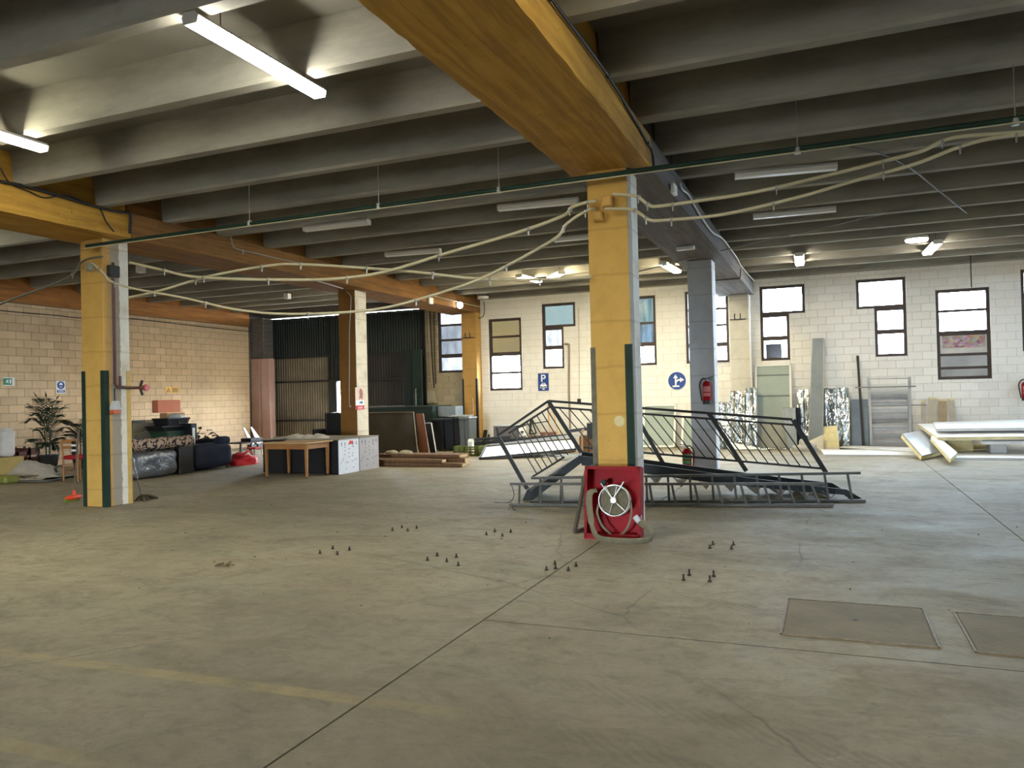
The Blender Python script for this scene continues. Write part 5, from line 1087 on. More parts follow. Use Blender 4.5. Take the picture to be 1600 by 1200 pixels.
for a, b in ((al, tl_), (ar, tr_)): MB().bar(a, b, .06, .04).build('upright', m_gal, t)
for yy in (592, 611, 642, 665, 692): 
    f_ = (699-yy)/(699-590); MB().bar(lerp(al, tl_, f_), lerp(ar, tr_, f_), .035, .03).build('rung', m_gal, t)
for yy, xl, xr in ((605, 1336, 1431), (634, 1354, 1448), (660, 1362, 1410)): MB().tube([Y(y1-.08, xl, yy+.5), Y(y1-.08, xr, yy-1.5)], .016, 8).build('cross_tube', m_alu, t)
for px0, px1, tp, tx, mm, lb in ((1441, 1447, 626, -2, m_plank, 'thin pale plank leaning first after the ladder rack'), (1451, 1464, 621, 0, m_plank, 'wide grey weathered plank leaning after the thin plank'), (1468, 1480, 624, -1, mat('brown_weathered_plank', (160, 140, 110), .85, 0, .3, 3, stretch=(4, 4, 1), bump=.2), 'brown weathered plank leaning between two grey planks'), (1486, 1495, 623, -4, m_plank, 'grey plank leaning last beside the white panel stack')):
    a, b = Y(20.45, px0, 700), Y(20.45, px1, 700); a.z = b.z = 0; t = thing('leaning_plank', lb, 'plank', (a+b)/2); c, d = Y(20.9, px1+tx, tp), Y(20.9, px0+tx, tp); MB().slab4(a, b, c, d, .035).build('plank_board', mm, t); MB().slab4(lerp(a, d, .97)-V((0, .002, 0)), lerp(b, c, .97)-V((0, .002, 0)), c-V((0, .003, -.004)), d-V((0, .003, -.004)), .038).build('sawn_end', m_cream, t)
# foam offcuts and plastic sheet on the floor
for q, lb in (((1285, 1301, 666, 702, -4), 'cream foam offcut leaning on the grey girder'), ((1299, 1312, 665, 701, -4), 'second cream foam offcut leaning on the broad foil board')):
    a, b = Y(20.0, q[0], q[3]), Y(20.0, q[1], q[3]); a.z = b.z = 0; c, d = Y(20.3, q[1]+q[4], q[2]), Y(20.3, q[0]+q[4], q[2]+.5); t = thing('foam_offcut', lb, 'foam', (a+b)/2); MB().slab4(a, b, c, d, .06).build('foam_block', m_cream, t); MB().slab4(a-V((0, .003, 0)), b-V((0, .003, 0)), lerp(b, c, .12)-V((0, .003, 0)), lerp(a, d, .12)-V((0, .003, 0)), .004).build('torn_skin', m_paper, t)
a = Y(19.8, 1262, 700); t = thing('plastic_heap', 'crumpled grey plastic and white paper heap at the foot of the girder', 'heap', (a.x, 19.8, 0)); m_pl = mat('grey_plastic_film', (176, 174, 166), .35, 0, .2, 6)
lump((a.x-.05, 19.75, 0), .30, (1.0, .7, .75), m_pl, 'plastic_film', t, 3, .4, 22, 12); MB().slab4(Y(19.95, 1254, 704)*1, Y(19.95, 1287, 704), Y(20.05, 1286, 679), Y(20.05, 1262, 690), .01).build('torn_paper', mat('cream_paper', (216, 208, 188), .9), t)
one(ribbon([V((-1.6, 20.05, .03)), V((-1.3, 19.95, .06)), V((-1.0, 20.0, .035)), V((-.6, 19.95, .05)), V((-.35, 19.9, .03))], .12, .02, [(0, 1, .2)]), 'foil_strip', m_foil, 'low crumpled foil strip lying before the door frame', 'foil', (-1.0, 20.0, .03))
t = thing('torn_film', 'torn white film lying at the foot of the wide foil board', 'film', F(1168, 702)); MB().grid(lambda i, j: V((-2.35+.95*i, 19.85+.35*j, .02+.16*max(0, 1-i*1.15)*j+.02*nz((i*5, j*5, 3)))), 12, 6).build('film', m_white, t)
# white boards lying in front of the wall
def lying(label, name, pts, z, th, m, cat='board', core=None, zz=None):
    P = [F(px, py, z+th) for px, py in pts]; t = thing(name, label, cat, sum(P, V((0, 0, 0)))/len(P)-V((0, 0, th)))
    MB().prism(P, (0, 0, -.008)).build('face_sheet', m, t); MB().prism([p-V((0, 0, .008)) for p in P], (0, 0, -(th-.012))).build('core', core or m_cream, t); MB().prism([p-V((0, 0, th-.004)) for p in P], (0, 0, -.004)).build('back_sheet', m, t); return t
m_edge = mat('white_edge', (206, 208, 208), .5)
lying('long white board lying flat on the floor before the foil boards', 'white_board', [(1288, 710), (1462, 711), (1442, 703), (1282, 702)], 0, .04, m_white, core=m_edge)
lying('thin white board lying aslant on the long white board', 'white_board', [(1312, 698), (1430, 704.5), (1434, 699), (1330, 696)], .045, .03, m_white, core=m_edge)
# stack of white sandwich panels
lying('lowest white sandwich panel of the big stack, lying on the floor', 'sandwich_panel', [(1487, 715), (1690, 716), (1690, 698), (1507, 698)], 0.0, .05, m_white, 'panel', m_edge)
zs = Y(18.35, 1465, 683).z
def tilted(label, pts, th, core):
    P = [Y(y, px, py) for px, py, y in pts]; P[3] = P[0]+(P[2]-P[1])+(P[3]-P[0]-(P[2]-P[1]))*1.; t = thing('sandwich_panel', label, 'panel', sum(P, V((0, 0, 0)))/4)
    n = (P[1]-P[0]).cross(P[3]-P[0]).normalized()
    MB().prism(P, -n*.008).build('face_sheet', m_white, t); MB().prism([p-n*.008 for p in P], -n*(th-.014)).build('core', core, t); MB().prism([p-n*(th-.006) for p in P], -n*.006).build('back_sheet', m_white, t); return t
tilted('big white sandwich panel raised aslant in the middle of the stack', [(1465, 683, 18.35), (1700, 680.5, 18.35), (1700, 658, 20.3), (1434, 662, 20.3)], .07, m_cream)
tilted('uppermost white sandwich panel lying on the big raised panel', [(1463, 669.5, 18.75), (1700, 667, 18.75), (1700, 652, 20.25), (1458, 659.5, 20.25)], .06, m_edge)
tilted('white sandwich panel ledge under the raised panel, set further along', [(1534, 690, 18.35), (1700, 689, 18.35), (1700, 669, 20.0), (1541, 673, 20.0)], .06, m_edge)
for k, (px, y, w_) in enumerate(((1500, 19.0, .5), (1560, 18.6, .3), (1640, 18.8, .6))):
    c = Y(y, px, 690); one(MB().bbox((c.x-w_/2, y, .055), (c.x+w_/2, y+.4, zs-.16 if k else zs-.085), .02), 'support_block', m_cream if k == 0 else m_ltgrey, ('cream foam block holding up the raised panels at their open end', 'white block holding up the raised panels in the middle', 'pale block holding up the raised panels at the photograph edge')[k], 'block', (c.x, y, .055))
# two broken pieces propped at the end of the stack
t = thing('broken_panel', 'broken foil faced panel propped aslant at the end of the white stack', 'panel', F(1440, 713))
a, b, d = F(1441, 712, .10), F(1474, 704, .12), Y(18.9, 1410, 677.5); c = d+(b-a)
MB().slab4(a, b, c, d, .02).build('foil_face', mat('soft_foil', (216, 218, 222), .3, .7, .15, 5, bump=.3), t); MB().slab4(a-V((.01, .0, .022)), b-V((0, 0, .022)), c-V((0, 0, .022)), d-V((.01, 0, .022)), .07).build('foam_core', m_cream, t)
t = thing('broken_panel', 'narrow broken foam strip crossing the corner of the lowest white panel', 'panel', F(1486, 716))
a, b, d = F(1486, 716, .15), F(1496, 707, .17), Y(18.5, 1455, 682); c = d+(b-a)*.6
MB().slab4(a, b, c, d, .03).build('white_skin', m_white, t); MB().slab4(a-V((0, 0, .03)), b-V((0, 0, .03)), c-V((0, 0, .03)), d-V((0, 0, .03)), .06).build('foam_core', m_cream, t); lump(F(1481, 695, .12), .16, (1., .8, .8), m_cream, 'foam_crumb', t, 9, .3)
one(MB().slab4(F(1487, 704, .1), F(1560, 700, .1), F(1560, 694, .1), F(1490, 694, .1), .03), 'foam_offcut', m_cream, 'flat cream foam sheet lying on the lowest white panel', 'foam', F(1520, 700))
# ------------------------------------------------------------------ clutter along the tan wall
def X(x, px, py): return on('X', x, px, py)
m_board = mat('cardboard', (176, 134, 92), .85, 0, .15, 5)
def carton(label, a, b, m, name='cardboard_box', flaps=True, cat='box'):
    a, b = V(a), V(b); t = thing(name, label, cat, ((a.x+b.x)/2, (a.y+b.y)/2, a.z))
    MB().bbox(a, b, .008).build('box_body', m, t)
    if flaps: MB().box((a.x+.002, a.y+.002, b.z), (b.x-.002, (a.y+b.y)/2-.004, b.z+.008)).build('flap', m, t); MB().box((a.x+.002, (a.y+b.y)/2+.004, b.z), (b.x-.002, b.y-.002, b.z+.008)).build('flap', m, t); MB().box((b.x, (a.y+b.y)/2-.03, a.z+.02), (b.x+.003, (a.y+b.y)/2+.03, b.z)).build('tape', mat('carton_tape', (160, 128, 96), .5), t)
    return t
def XB(x, l, r, tp, bt):
    p, q = X(x, l, bt), X(x, r, tp); return p.y, q.y, p.z, q.z
m_sofa = mat('grey_plastic_wrap', (88, 90, 94), .16, 0, .35, 1.3, bump=1., spec=.9)
# wrapped sofa
y0, y1, z0, z1 = XB(-12.55, 212, 280, 702, 747)
t = thing('wrapped_sofa', 'sofa seat wrapped in shiny grey plastic beside the tap post', 'sofa', (-13.1, (y0+y1)/2, 0))
def pillow(x0, x1, y0, y1, z0, z1, m, nm, par, amp=.03, seed=0, n=10, r=.12):
    bm = bmesh.new(); bmesh.ops.create_cube(bm, size=1); bmesh.ops.subdivide_edges(bm, edges=list(bm.edges), cuts=n, use_grid_fill=True)
    c = V(((x0+x1)/2, (y0+y1)/2, (z0+z1)/2)); h = V(((x1-x0)/2, (y1-y0)/2, (z1-z0)/2)); rr = min(r, *h)
    for v in bm.verts:
        p = V([v.co[i]*2*h[i] for i in range(3)]); q = V([max(-h[i]+rr, min(h[i]-rr, p[i])) for i in range(3)]); d = p-q
        if d.length > 1e-6: p = q+d.normalized()*rr
        w_ = c+p; k = amp*noise.noise(w_*3+V((seed, 0, 0)))+amp*.5*noise.noise(w_*9+V((0, seed, 0)))
        v.co = w_+(p.normalized() if p.length else V())*k
        v.co.z = max(v.co.z, z0)
    bm.verts.index_update(); b = MB(); b.add([v.co.copy() for v in bm.verts], [[v.index for v in f.verts] for f in bm.faces], True); bm.free(); return b.build(nm, m, par)
pillow(-13.5, -12.55, y0, y1, .02, z1, m_sofa, 'wrapped_seat', t, .035, 3, 14); pillow(-14.0, -13.45, y0+.14, y1, .02, z1+.12, m_sofa, 'wrapped_back', t, .03, 5)
# patterned rugs on it
def rug_mat():
    t = NT('patterned_rug'); c = t.co((1, 1, 1)); v = t.n('ShaderNodeTexNoise', {'Vector': c, 'Scale': 3., 'Detail': 1., 'Distortion': 2.})
    band = t.math('ABSOLUTE', t.math('SUBTRACT', t.math('FRACT', t.math('MULTIPLY', v, 5.)), .5))
    t.set('Base Color', t.mix(t.step(band, .2, .28), lin((34, 28, 26)), lin((168, 142, 122)))); t.set('Roughness', .95); return t.m
m_rug = rug_mat()
for l, r, lb, x in ((207, 257, 'rolled black and beige patterned rug on the wrapped sofa, nearer the tap post', -12.75), (256, 298, 'rolled black and beige patterned rug on the wrapped sofa, nearer the navy armchair', -12.8)):
    a, b = X(x, l, 698), X(x, r, 695); rad = .12; zc = z1+rad+.02; t = thing('rolled_rug', lb, 'rug', ((x), (a.y+b.y)/2, z1))
    MB().tube([(x, a.y+(b.y-a.y)*k/10, zc+.012*math.sin(k*1.7)) for k in range(11)], [rad*(1+.08*math.sin(k*2.3)) for k in range(11)], 16).build('roll', m_rug, t); MB().tube([(x, a.y-.02, zc), (x, b.y+.02, zc)], .05, 12).build('roll_core', m_rug, t)
# dark block put in for the shaded gap, and navy armchair
y0, y1, _, zt = XB(-12.6, 281, 304, 696, 742)
one(MB().bbox((-13.5, y0, 0), (-12.6, y1-.02, zt), .02), 'black_block', m_black, 'plain black block for the dark gap between wrapped sofa and navy armchair', 'case', (-13.0, y0, 0))
y0, y1, _, zt = XB(-12.6, 304, 368, 690, 738)
t = thing('navy_armchair', 'navy blue cloth armchair with its rounded back turned to the hall', 'armchair', (-13.1, (y0+y1)/2, 0)); y1 = max(y1, y0+1.1)
pillow(-13.3, -12.62, y0, y1, .04, zt, m_navy, 'back', t, .02, 8, 12, .18); pillow(-13.6, -13.0, y1-.25, y1+.05, .04, zt+.08, m_navy, 'armrest', t, .02, 4, 8, .12); pillow(-13.6, -13.0, y0, y0+.22, .04, zt-.05, m_navy, 'armrest', t, .02, 9, 8, .1); pillow(-12.95, -12.7, y1-.35, y1-.02, zt-.05, zt+.13, m_navy, 'cushion', t, .02, 2, 6, .08)
for yy in (y0+.1, y1-.1):
    for xx in (-13.5, -12.75): MB().box((xx-.03, yy-.03, 0), (xx+.03, yy+.03, .06)).build('foot', m_dark, t)
# boxes behind
def xbox(label, x, l, r, tp, bt, dx, m, name='cardboard_box', base=None, flaps=True, cat='box'):
    y0, y1, zb, zt = XB(x, l, r, tp, bt)
    if base is not None: zb = base
    return carton(label, (x-dx, y0, zb), (x, y1, zt), m, name, flaps, cat)
xbox('large brown carton standing behind the rugs under the terracotta box', -15.0, 262, 289, 645, 690, .25, m_board, base=0.)
zt = X(-15., 262, 645).z
y0, y1, zb, zt2 = XB(-15.0, 247, 282, 625, 644.5)
carton('terracotta coloured carton topmost on the box pile by the tan wall', (-15.2, y0, zt+.01), (-15.0, y1, zt2), mat('terracotta_card', (196, 116, 86), .8, 0, .08), flaps=False)
MB().box((-15.19, y0+.02, zt2), (-15.01, y1-.02, zt2+.006)).build('flap', mat('terracotta_card', (196, 116, 86)), [o for o in bpy.data.objects if o.get('label', '').startswith('terracotta')][0])
y0, y1, zb, zt = XB(-14.4, 208, 246, 660, 690)
t = thing('open_box', 'open grey beige box with tilted lid between tap post and black crates', 'box', (-14.6, y0, 0)); mg = mat('grey_beige_card', (150, 140, 116), .8, 0, .12)
MB().bbox((-14.85, y0, 0), (-14.4, y1, zt), .01).build('box_body', mat('dull_card', (120, 108, 86), .8), t)
MB().slab4(X(-14.38, 222, 676), X(-14.38, 250, 667), X(-14.7, 252, 655), X(-14.7, 228, 656), .02).build('lid', mg, t); MB().slab4(X(-14.38, 208, 679), X(-14.38, 222, 676), X(-14.6, 228, 666), X(-14.6, 212, 668), .02).build('flap', mat('yellow_card', (160, 140, 84), .8), t)
t = thing('black_monitor', 'flat black screen panel behind the open grey beige box', 'screen', X(-14.95, 220, 664)); a = X(-14.95, 208, 672); b = X(-14.95, 228, 656); MB().bbox((-15.0, a.y, a.z-.25), (-14.95, b.y, b.z), .01).build('panel', m_black, t); MB().box((-15.01, (a.y+b.y)/2-.05, 0), (-14.97, (a.y+b.y)/2+.05, a.z-.2)).build('stand', m_black, t); MB().bbox((-15.1, (a.y+b.y)/2-.15, 0), (-14.86, (a.y+b.y)/2+.15, .02)).build('base', m_black, t)
def crate(label, x, l, r, tp, bt, dx, m, base=None):
    y0, y1, zb, zt = XB(x, l, r, tp, bt)
    if base is not None: zb = base
    t = thing('storage_crate', label, 'crate', (x-dx/2, (y0+y1)/2, zb)); g = .03
    MB().add([(x-dx+g, y0+g, zb), (x-g, y0+g, zb), (x-g, y1-g, zb), (x-dx+g, y1-g, zb), (x-dx, y0, zt-.04), (x, y0, zt-.04), (x, y1, zt-.04), (x-dx, y1, zt-.04)], [(0,3,2,1),(4,5,6,7),(0,1,5,4),(1,2,6,5),(2,3,7,6),(3,0,4,7)]).build('tub', m, t)
    MB().bbox((x-dx-.02, y0-.02, zt-.04), (x+.02, y1+.02, zt), .01).build('rim', m, t)
    for yy in (y0+.05, (y0+y1)/2, y1-.08): MB().box((x-.02, yy, zb+.04), (x+.004, yy+.03, zt-.05)).build('rib', m, t)
    return t, y0, y1, zt
t, y0, y1, z2 = crate('dark green storage crate on the black block behind the rugs', -13.75, 261, 293, 672, 690, .5, mat('crate_green', (30, 62, 40), .5, 0, .2), base=.55)
one(MB().bbox((-14.3, y0-.1, 0), (-13.7, y1+.02, .548), .02), 'black_block', m_black, 'low black case carrying the dark green crate', 'case', (-14, y0, 0))
t, y0b, y1b, z3 = crate('wide black storage crate stacked on the dark green crate', -13.8, 254, 302, 663, 672, .5, m_black, base=z2+.002)
t, _, _, z4 = crate('black storage crate topmost of the crate stack', -13.85, 262, 296, 652, 662, .45, m_black, base=z3+.002)
t = thing('film_bag', 'crumpled clear film bag on the topmost black crate', 'bag', X(-13.9, 278, 653)); q = X(-13.9, 278, 652); lump((-13.95, q.y, z4), .14, (1, 1.6, .6), mat('clear_film', (180, 180, 178), .2, 0, .3, 8, bump=.8), 'film', t, 6, .5)
y0, y1, zb, zt = XB(-13.4, 299, 303, 662, 690); one(MB().bbox((-14.1, y0+.16, 0), (-13.55, y1+.25, zt), .015), 'black_block', m_black, 'upright black case beside the crate stack with white edge', 'case', (-13.8, y0, 0)); one(MB().bbox((-13.548, y0+.18, .05), (-13.52, y0+.24, zt-.1), .004), 'white_strip', m_white, 'narrow white strip leaning on the upright black case', 'strip', (-13.53, y0, .05))
# leafy house plant behind the armchair
def leaf(b, p, d, l, w_, n):
    d = V(d).normalized(); s_ = d.cross(V(n)).normalized(); u = s_.cross(d)
    b.add([p, p+d*l*.35+s_*w_+u*l*.06, p+d*l, p+d*l*.35-s_*w_+u*l*.06, p+d*l*.5], [(0, 1, 4), (1, 2, 4), (2, 3, 4), (3, 0, 4)])
m_leaf = mat('dark_leaf', (30, 48, 28), .5, 0, .35, 6)
t = thing('leafy_plant', 'dark leafy house plant rising behind the navy armchair', 'plant', (-14.3, 14.0, 0)); q0 = X(-14.3, 320, 680)
MB().lathe((-14.3, q0.y, 0), [(.12, 0), (.17, .3), (.18, .32), (.15, .3)], 14).build('pot', m_dark, t); MB().tube([(-14.3, q0.y, .28), (-14.28, q0.y, q0.z)], .02, 6).build('stem', m_oldw, t)
for k in range(26):
    l, r = 306, 341; px = random.uniform(l, r); py = 690-random.random()*(26 if px < 326 else 17); p = X(-14.3+random.uniform(-.2, .2), px, py); b = MB(); leaf(b, p, (random.uniform(-.6, .6), random.uniform(-1, 1), random.uniform(-.5, .4)), random.uniform(.16, .26), .055, (.3, 0, 1)); b.build('leaf', m_leaf, t)
# red bag, black low table, white boards
q = X(-12.9, 381, 722); t = thing('red_bag', 'crumpled red cloth bag on the floor beside the navy armchair', 'bag', (-12.9, q.y, 0)); lump((-12.95, q.y, 0), .32, (1., 1.2, .85), mat('red_cloth', (176, 20, 34), .8, 0, .3, 4, bump=.3), 'bag_body', t, 12, .3, 20, 12); MB().tube(spl([(-12.8, q.y-.2, .22), (-12.75, q.y, .32), (-12.8, q.y+.2, .22)], 5), .02, 6).build('strap', mat('red_cloth', (176, 20, 34)), t)
t = thing('black_side_table', 'low black steel table frame with dark tray at the end of the tan wall', 'table', (-14.5, 17.6, 0)); x0_ = -14.6
a = X(-14.6, 376, 692); b = X(-14.6, 412, 690); yb = max(b.y, a.y+1.0); zt = a.z
for yy in (a.y, yb):
    for xx in (-15.1, -14.6): MB().box((xx-.02, yy-.02, 0), (xx+.02, yy+.02, zt)).build('leg', m_black, t)
MB().bbox((-15.15, a.y-.03, zt-.03), (-14.55, yb+.03, zt)).build('top', m_black, t); MB().bbox((-15.0, a.y+.45, zt), (-14.65, yb-.05, zt+.09), .01).build('tray', m_dark, t)
m_wb = mat('white_offcut', (214, 210, 202), .6, 0, .08)
for pts, lb in ((((391, 693), (398, 694), (394.5, 668), (392, 668)), 'narrow pointed white offcut leaning on the end of the tan wall'), (((402, 693), (412, 692), (406, 667), (404, 667)), 'wider pointed white offcut leaning in front of the pinkish casing')):
    P = [X(-16.4, *p) for p in pts]; P[2].x -= .3; P[3].x -= .3; t = thing('white_offcut', lb, 'offcut', (P[0]+P[1])/2); MB().slab4(*P, .03).build('offcut_board', m_wb, t); e = MB(); e.box((P[0].x-.1, P[0].y-.02, 0), (P[0].x+.06, P[1].y+.02, min(P[0].z, P[1].z)-.003)); e.build('foot_block', m_dark, t)
q = X(-14.2, 398, 718); t = thing('red_stool', 'small red and white plastic stool under the black table edge', 'stool', (q.x, q.y, 0)); MB().bbox((-14.35, q.y-.15, .22), (-14.05, q.y+.15, .27), .02).build('seat', mat('red_plastic', (190, 50, 50), .5), t)
for i in (-1, 1):
    for j in (-1, 1): MB().bar((-14.2+i*.12, q.y+j*.12, .22), (-14.2+i*.15, q.y+j*.15, 0), .03).build('leg', m_wb, t)
# mop, broom, pole by the tap post
t = thing('mop', 'mop with dark matted head leaning on the tap post, handle up', 'mop', F(228, 782)); q = F(222, 781); q.z = .05
MB().tube([q, on('X', -9.76, 206.5, 716)], .011, 8).build('handle', m_alu, t); c = F(228, 781); 
for k in range(34):
    a = random.uniform(-.5, .9); l = random.uniform(.08, .26); d = V((math.cos(a)*l, math.sin(a)*l, 0)); MBx = None
b = MB()
for k in range(40):
    a = random.uniform(-1.2, 1.2); l = random.uniform(.08, .27); d = V((math.cos(a)*l, math.sin(a)*l, 0)); b.tube([q+V((0, 0, .03)), q+d*.5+V((0, 0, .035-.05+.03)), V((q.x+d.x, q.y+d.y, .012))], .009, 5)
b.build('mop_head', mat('dirty_mop', (74, 64, 48), .95, 0, .3, 20), t)['kind'] = 'stuff'
t = thing('orange_broom', 'broom with orange head and green bristles leaning on the tap post', 'broom', F(114, 788)); a, b = F(102, 786), F(127, 782); a.z = b.z = .07; m_or = mat('orange_plastic_bright', (236, 72, 34), .4)
P = [lerp(a, b, f_) for f_ in (0, .15, .5, .85, 1)]
MB().tube([p+V((0, 0, .0)) for p in P], [.022, .034, .042, .034, .022], 10).build('head', m_or, t); br = MB(); d = (b-a)
for k in range(14):
    p = lerp(a, b, .05+.9*k/13); br.bar(p, (p.x-.02, p.y-.035, .0), .028, .03)
br.build('bristles', mat('bristle_green', (110, 130, 50), .8), t); m_ = lerp(a, b, .55); MB().tube([m_+V((0, 0, .03)), m_+V((0, 0, .11))], .022, 8).build('socket', m_or, t); q2 = on('Y', 8.24, 127.5, 672); MB().tube([m_+V((0, 0, .1)), (q2.x-.02, q2.y-.03, q2.z)], .012, 8).build('handle', mat('grey_handle', (120, 108, 96), .5), t)
# chair with red seat
cq = F(106, 750); t = thing('dining_chair', 'wooden chair with red seat standing half behind the tap post', 'chair', (-13.9, 10.95, 0)); x0, x1, y0, y1 = -14.22, -13.80, 10.85, 11.25; m_ch = mat('pale_chair_wood', (176, 122, 66), .5, 0, .25, 5, stretch=(1, 1, 6))
x0 = Y(10.9, 98, 720).x; x1 = x0+.44; zb = Y(10.9, 100, 686).z; zs_ = Y(10.9, 100, 713).z
for x in (x0+.02, x1-.02):
    MB().tube([(x, 10.9, 0), (x, 10.9, zs_), (x, 10.87, zb)], [.018, .022, .018], 10).build('leg', m_ch, t); MB().tube([(x, 11.28, 0), (x, 11.28, zs_-.03)], [.018, .022], 10).build('leg', m_ch, t)
MB().bbox((x0+.02, 10.86, zb-.09), (x1-.02, 10.89, zb-.01), .01).build('back_rail', m_ch, t); MB().bbox((x0+.02, 10.87, zb-.19), (x1-.02, 10.89, zb-.14), .008).build('back_rail', m_ch, t)
pillow(x0-.01, x1+.01, 10.88, 11.3, zs_-.07, zs_+.02, mat('red_seat_cloth', (170, 22, 34), .8, 0, .15), 'seat', t, .006, 1, 5, .04)
for z in (zs_*.35, zs_*.6): MB().tube([(x0+.02, 10.9, z), (x1-.02, 10.9, z)], .011, 8).build('stretcher', m_ch, t); MB().tube([(x0+.02, 10.9, z+.03), (x0+.02, 11.28, z+.03)], .011, 8).build('stretcher', m_ch, t)
t = thing('striped_cloth', 'black and white cloth strip hanging over the chair back', 'cloth', (x1-.02, 10.85, zb-.1))
for k in range(5): MB().box((x1-.11, 10.835, zb-.09-k*.05), (x1+.0, 10.853, zb-.05-k*.05)).build('stripe', m_white if k % 2 else m_black, t)
MB().box((x1-.11, 10.84, zb-.30), (x1, 10.851, zb-.04)).build('cloth_back', m_dark, t)
# potted palm and a smaller plant
def frond(root, tip, droop, n=13, l=.26, w_=.022):
    b = MB(); root = V(root); tip = V(tip); mid = lerp(root, tip, .55)+V((0, 0, droop)); P = spl([root, mid, tip], 8); b.tube(P, .007, 5, False)
    for i in range(3, len(P)-1):
        d = (P[i+1]-P[i-1]).normalized(); s_ = d.cross(V((0, 0, 1))).normalized(); f_ = i/len(P); ll = l*math.sin(math.pi*(.25+.7*f_))
        for s in (-1, 1): leaf(b, P[i], d*.8+s_*s*.9+V((0, 0, -.25)), ll, w_, (0, 0, 1))
    leaf(b, P[-1], (P[-1]-P[-2]), l*.7, w_, (0, 0, 1)); return b
m_palm = mat('palm_green', (44, 62, 36), .5, 0, .3, 6)
PX = -16.6; q = X(PX, 75, 700); py = q.y; t = thing('potted_palm', 'tall potted palm with feathery fronds against the tan wall', 'plant', (PX, py, 0))
MB().lathe((PX, py, 0), [(.16, 0), (.22, .36), (.24, .38), (.2, .36)], 16).build('pot', m_dark, t)
for k in range(4): MB().tube([(PX+.04*math.cos(k*1.6), py+.04*math.sin(k*1.6), .34), (PX+.09*math.cos(k*1.6), py+.09*math.sin(k*1.6), .95)], [.016, .012], 6).build('stem', m_palm, t)
for k, (tx, ty) in enumerate(((40, 659), (46, 633), (58, 622), (72, 622), (88, 625), (99, 636), (107, 662), (50, 648), (95, 650), (66, 640), (80, 638), (70, 668), (90, 672), (55, 672), (45, 690), (102, 688), (60, 700), (88, 702))):
    e = X(PX+random.uniform(-.35, .45), tx, ty); z0 = .9 if k < 11 else .55
    frond((PX, py, z0), e, .16 if k < 11 else .12).build('frond', m_palm, t)
q = X(-16.4, 126, 700); t = thing('potted_plant', 'dark bushy plant half hidden behind the tap post', 'plant', (-16.4, q.y, 0)); MB().lathe((-16.4, q.y, 0), [(.14, 0), (.19, .3), (.2, .32), (.17, .3)], 14).build('pot', m_black, t); MB().tube([(-16.4, q.y, .28), (-16.4, q.y, .95)], .02, 6).build('stem', m_oldw, t)
for k in range(14):
    a = k*2.4; e = V((-16.4+.4*math.cos(a), q.y+.45*math.sin(a), .75+.03*k)); frond((-16.4, q.y, .5+.03*k), e, .12, l=.2, w_=.03).build('frond', m_leaf, t)
# white tarpaulin heap and litter at the left edge
def sheet(label, name, cat, c, fn, n, m, m2=None):
    t = thing(name, label, cat, c); MB().grid(fn, n, n).build('sheet', m, t); return t
hx, hy = -15.1, 11.3
def tarp(i, j):
    x = -16.3+1.75*i; y = 10.55+1.35*j; r = math.exp(-((i-.42)**2/.035+(j-.5)**2/.09)); h = .02+.34*r+.16*math.exp(-((i-.72)**2/.03+(j-.6)**2/.1))+.06*nz((x*3, y*3, 1))+.06*abs(nz((x*8, y*8, 2)))
    return V((x+.12*nz((y*2, 3, 5)), y+.12*nz((x*2, 1, 7)), max(.015, h)))
tarp_t = sheet('crumpled white tarpaulin heap on the floor before the palm', 'tarpaulin', 'tarpaulin', (-15.4, 11.2, 0), tarp, 26, mat('dirty_white_tarp', (196, 190, 178), .6, 0, .2, 4, bump=.3))
q = F(30, 751); t = thing('cardboard_sheets', 'flattened brown cardboard lying at the edge of the tarpaulin', 'cardboard', q); MB(Matrix.Translation((q.x-.1, q.y+.05, 0)) @ Matrix.Rotation(.2, 4, 'Z')).bbox((-.5, -.1, .002), (.5, .3, .05), .01).build('lower_sheet', m_board, t); MB(Matrix.Translation((q.x-.15, q.y+.05, 0)) @ Matrix.Rotation(-.15, 4, 'Z')).bbox((-.4, -.06, .052), (.45, .26, .10), .01).build('upper_sheet', mat('dull_card', (120, 108, 86), .8), t)
q = F(64, 748); t = thing('blue_bag', 'dark blue plastic bag slumped beside the tarpaulin', 'bag', q); lump((q.x, q.y+.1, 0), .2, (1.5, 1, .6), mat('blue_bag_film', (48, 56, 92), .35, 0, .3, 6, bump=.5), 'bag_body', t, 14, .35); MB().tube([(q.x, q.y+.1, .1), (q.x+.03, q.y+.1, .17)], .03, 6).build('knot', mat('blue_bag_film', (48, 56, 92)), t)
q = F(88, 744); t = thing('grey_hose', 'grey hose looping over the floor beside the chair legs', 'hose', q); MB().tube(spl([F(20, 752, .03), F(60, 752, .03), F(90, 749, .03), F(97, 744, .03), F(90, 738, .10), F(86, 733, .25), F(90, 729, .3), F(98, 727, .2)], 7), .025, 8).build('hose_body', mat('grey_rubber', (92, 88, 78), .6), t); MB().tube([F(20, 752, .03), F(16, 752.2, .03)], .032, 8).build('coupling', m_dark, t)
a = X(-16.6, 2, 715); t = thing('white_sack', 'upright white plastic sack at the photograph edge by the tan wall', 'sack', X(-16.6, 8, 735)); yy = X(-16.6, 8, 700).y; zt = X(-16.6, 8, 673).z
t.location.z = 0; pillow(-16.75, -16.45, yy-.14, yy+.16, .42, zt, mat('white_sack_film', (206, 200, 194), .5, 0, .12, 5), 'sack_body', t, .02, 6, 8, .08); pillow(-16.72, -16.48, yy-.1, yy+.12, zt-.04, zt+.06, mat('white_sack_film', (206, 200, 194)), 'sack_neck', t, .02, 3, 5, .05)
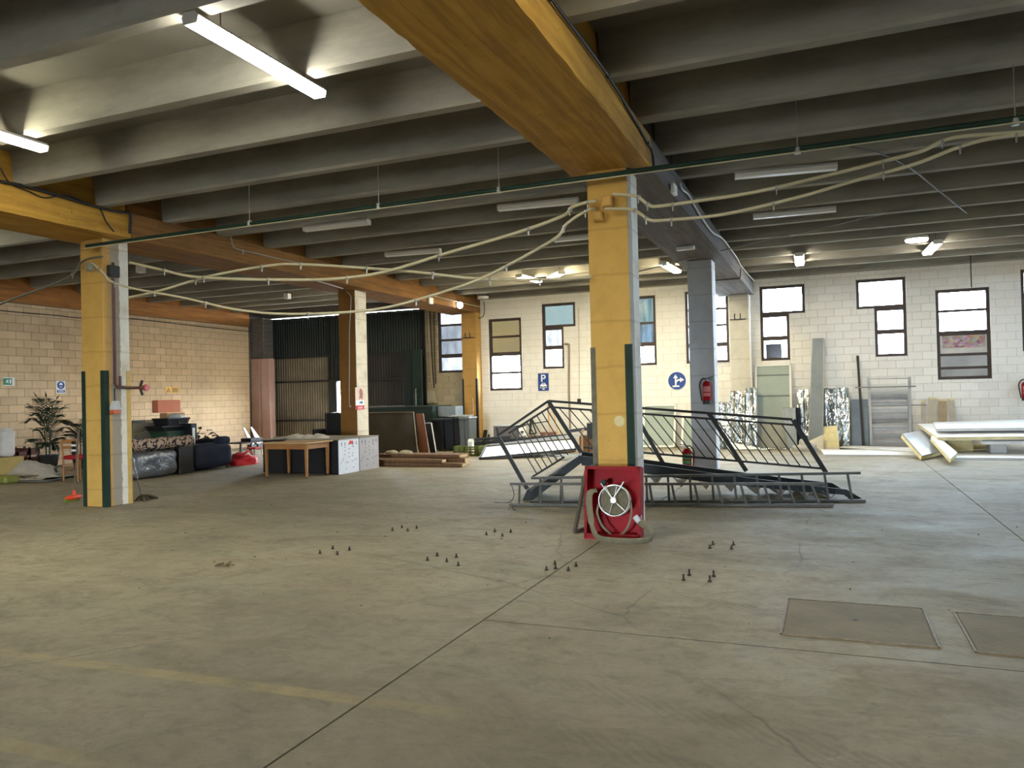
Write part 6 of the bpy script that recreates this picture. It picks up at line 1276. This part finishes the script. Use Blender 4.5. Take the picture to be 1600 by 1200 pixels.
one(MB().bbox((-16.95, yy-.4, 0), (-16.35, yy+.25, .418), .01), 'low_shelf', mat('yellow_wood_shelf', (170, 146, 78), .6), 'low yellowish wooden shelf carrying the white sack', 'shelf', (-16.6, yy, 0))
for k, (px, lb) in enumerate(((21, 'dark brown wooden crate between white sack and palm'), (40, 'dark red brown crate just beside the palm'))):
    p = X(-16.9, px, 705); zt = X(-16.9, px, 704 if k == 0 else 698).z; t = thing('wooden_crate', lb, 'crate', (-16.9, p.y, 0)); mm = mat('dark_red_wood', (92, 52, 40), .7, 0, .3)
    for z in (.02, zt*.36, zt*.7):
        MB().box((-16.62, p.y-.12, z), (-16.6, p.y+.12, z+zt*.26)).build('slat', mm, t); MB().box((-17.1, p.y-.12, z), (-16.6, p.y-.105, z+zt*.26)).build('slat', mm, t)
    for x_ in (-17.1, -16.64):
        for y_ in (p.y-.12, p.y+.09): MB().box((x_, y_, 0), (x_+.04, y_+.03, zt)).build('corner_post', mm, t)
    MB().box((-17.08, p.y-.11, .01), (-16.64, p.y+.11, .04)).build('base', mm, t)
one(MB().bbox((F(1, 757).x-.3, F(1, 757).y, 0), (F(10, 757).x, F(1, 757).y+.3, .16), .04), 'green_bag', mat('yellow_green_bag', (130, 132, 60), .6), 'small yellow green bag on the floor cut by the photograph edge', 'bag', F(3, 757))

run('cable', 'short dark cable hanging from the rib beside the long lit tube', 'cable', [on('Y', 5.62, 402, 10), on('Y', 5.6, 408, 40), on('Y', 5.58, 416, 66), on('Y', 5.56, 426, 87)], .012, m_wire)
t = thing('floor_grit', 'scattered tiny dark grit and chips over the bare floor', 'grit', (-2, 6, 0)); t['kind'] = 'stuff'; b = MB()
for k in range(60):
    x, y = random.uniform(-7.5, 2.5), random.uniform(4.5, 10.5); r = random.uniform(.004, .009)
    b.add([(x-r, y-r, .001), (x+r, y-r*.6, .001), (x+r*.7, y+r, .001), (x-r*.8, y+r*.8, .001), (x, y, r*1.3)], [(0, 1, 4), (1, 2, 4), (2, 3, 4), (3, 0, 4)])
b.build('grit_chips', m_bolt, t)['kind'] = 'stuff'
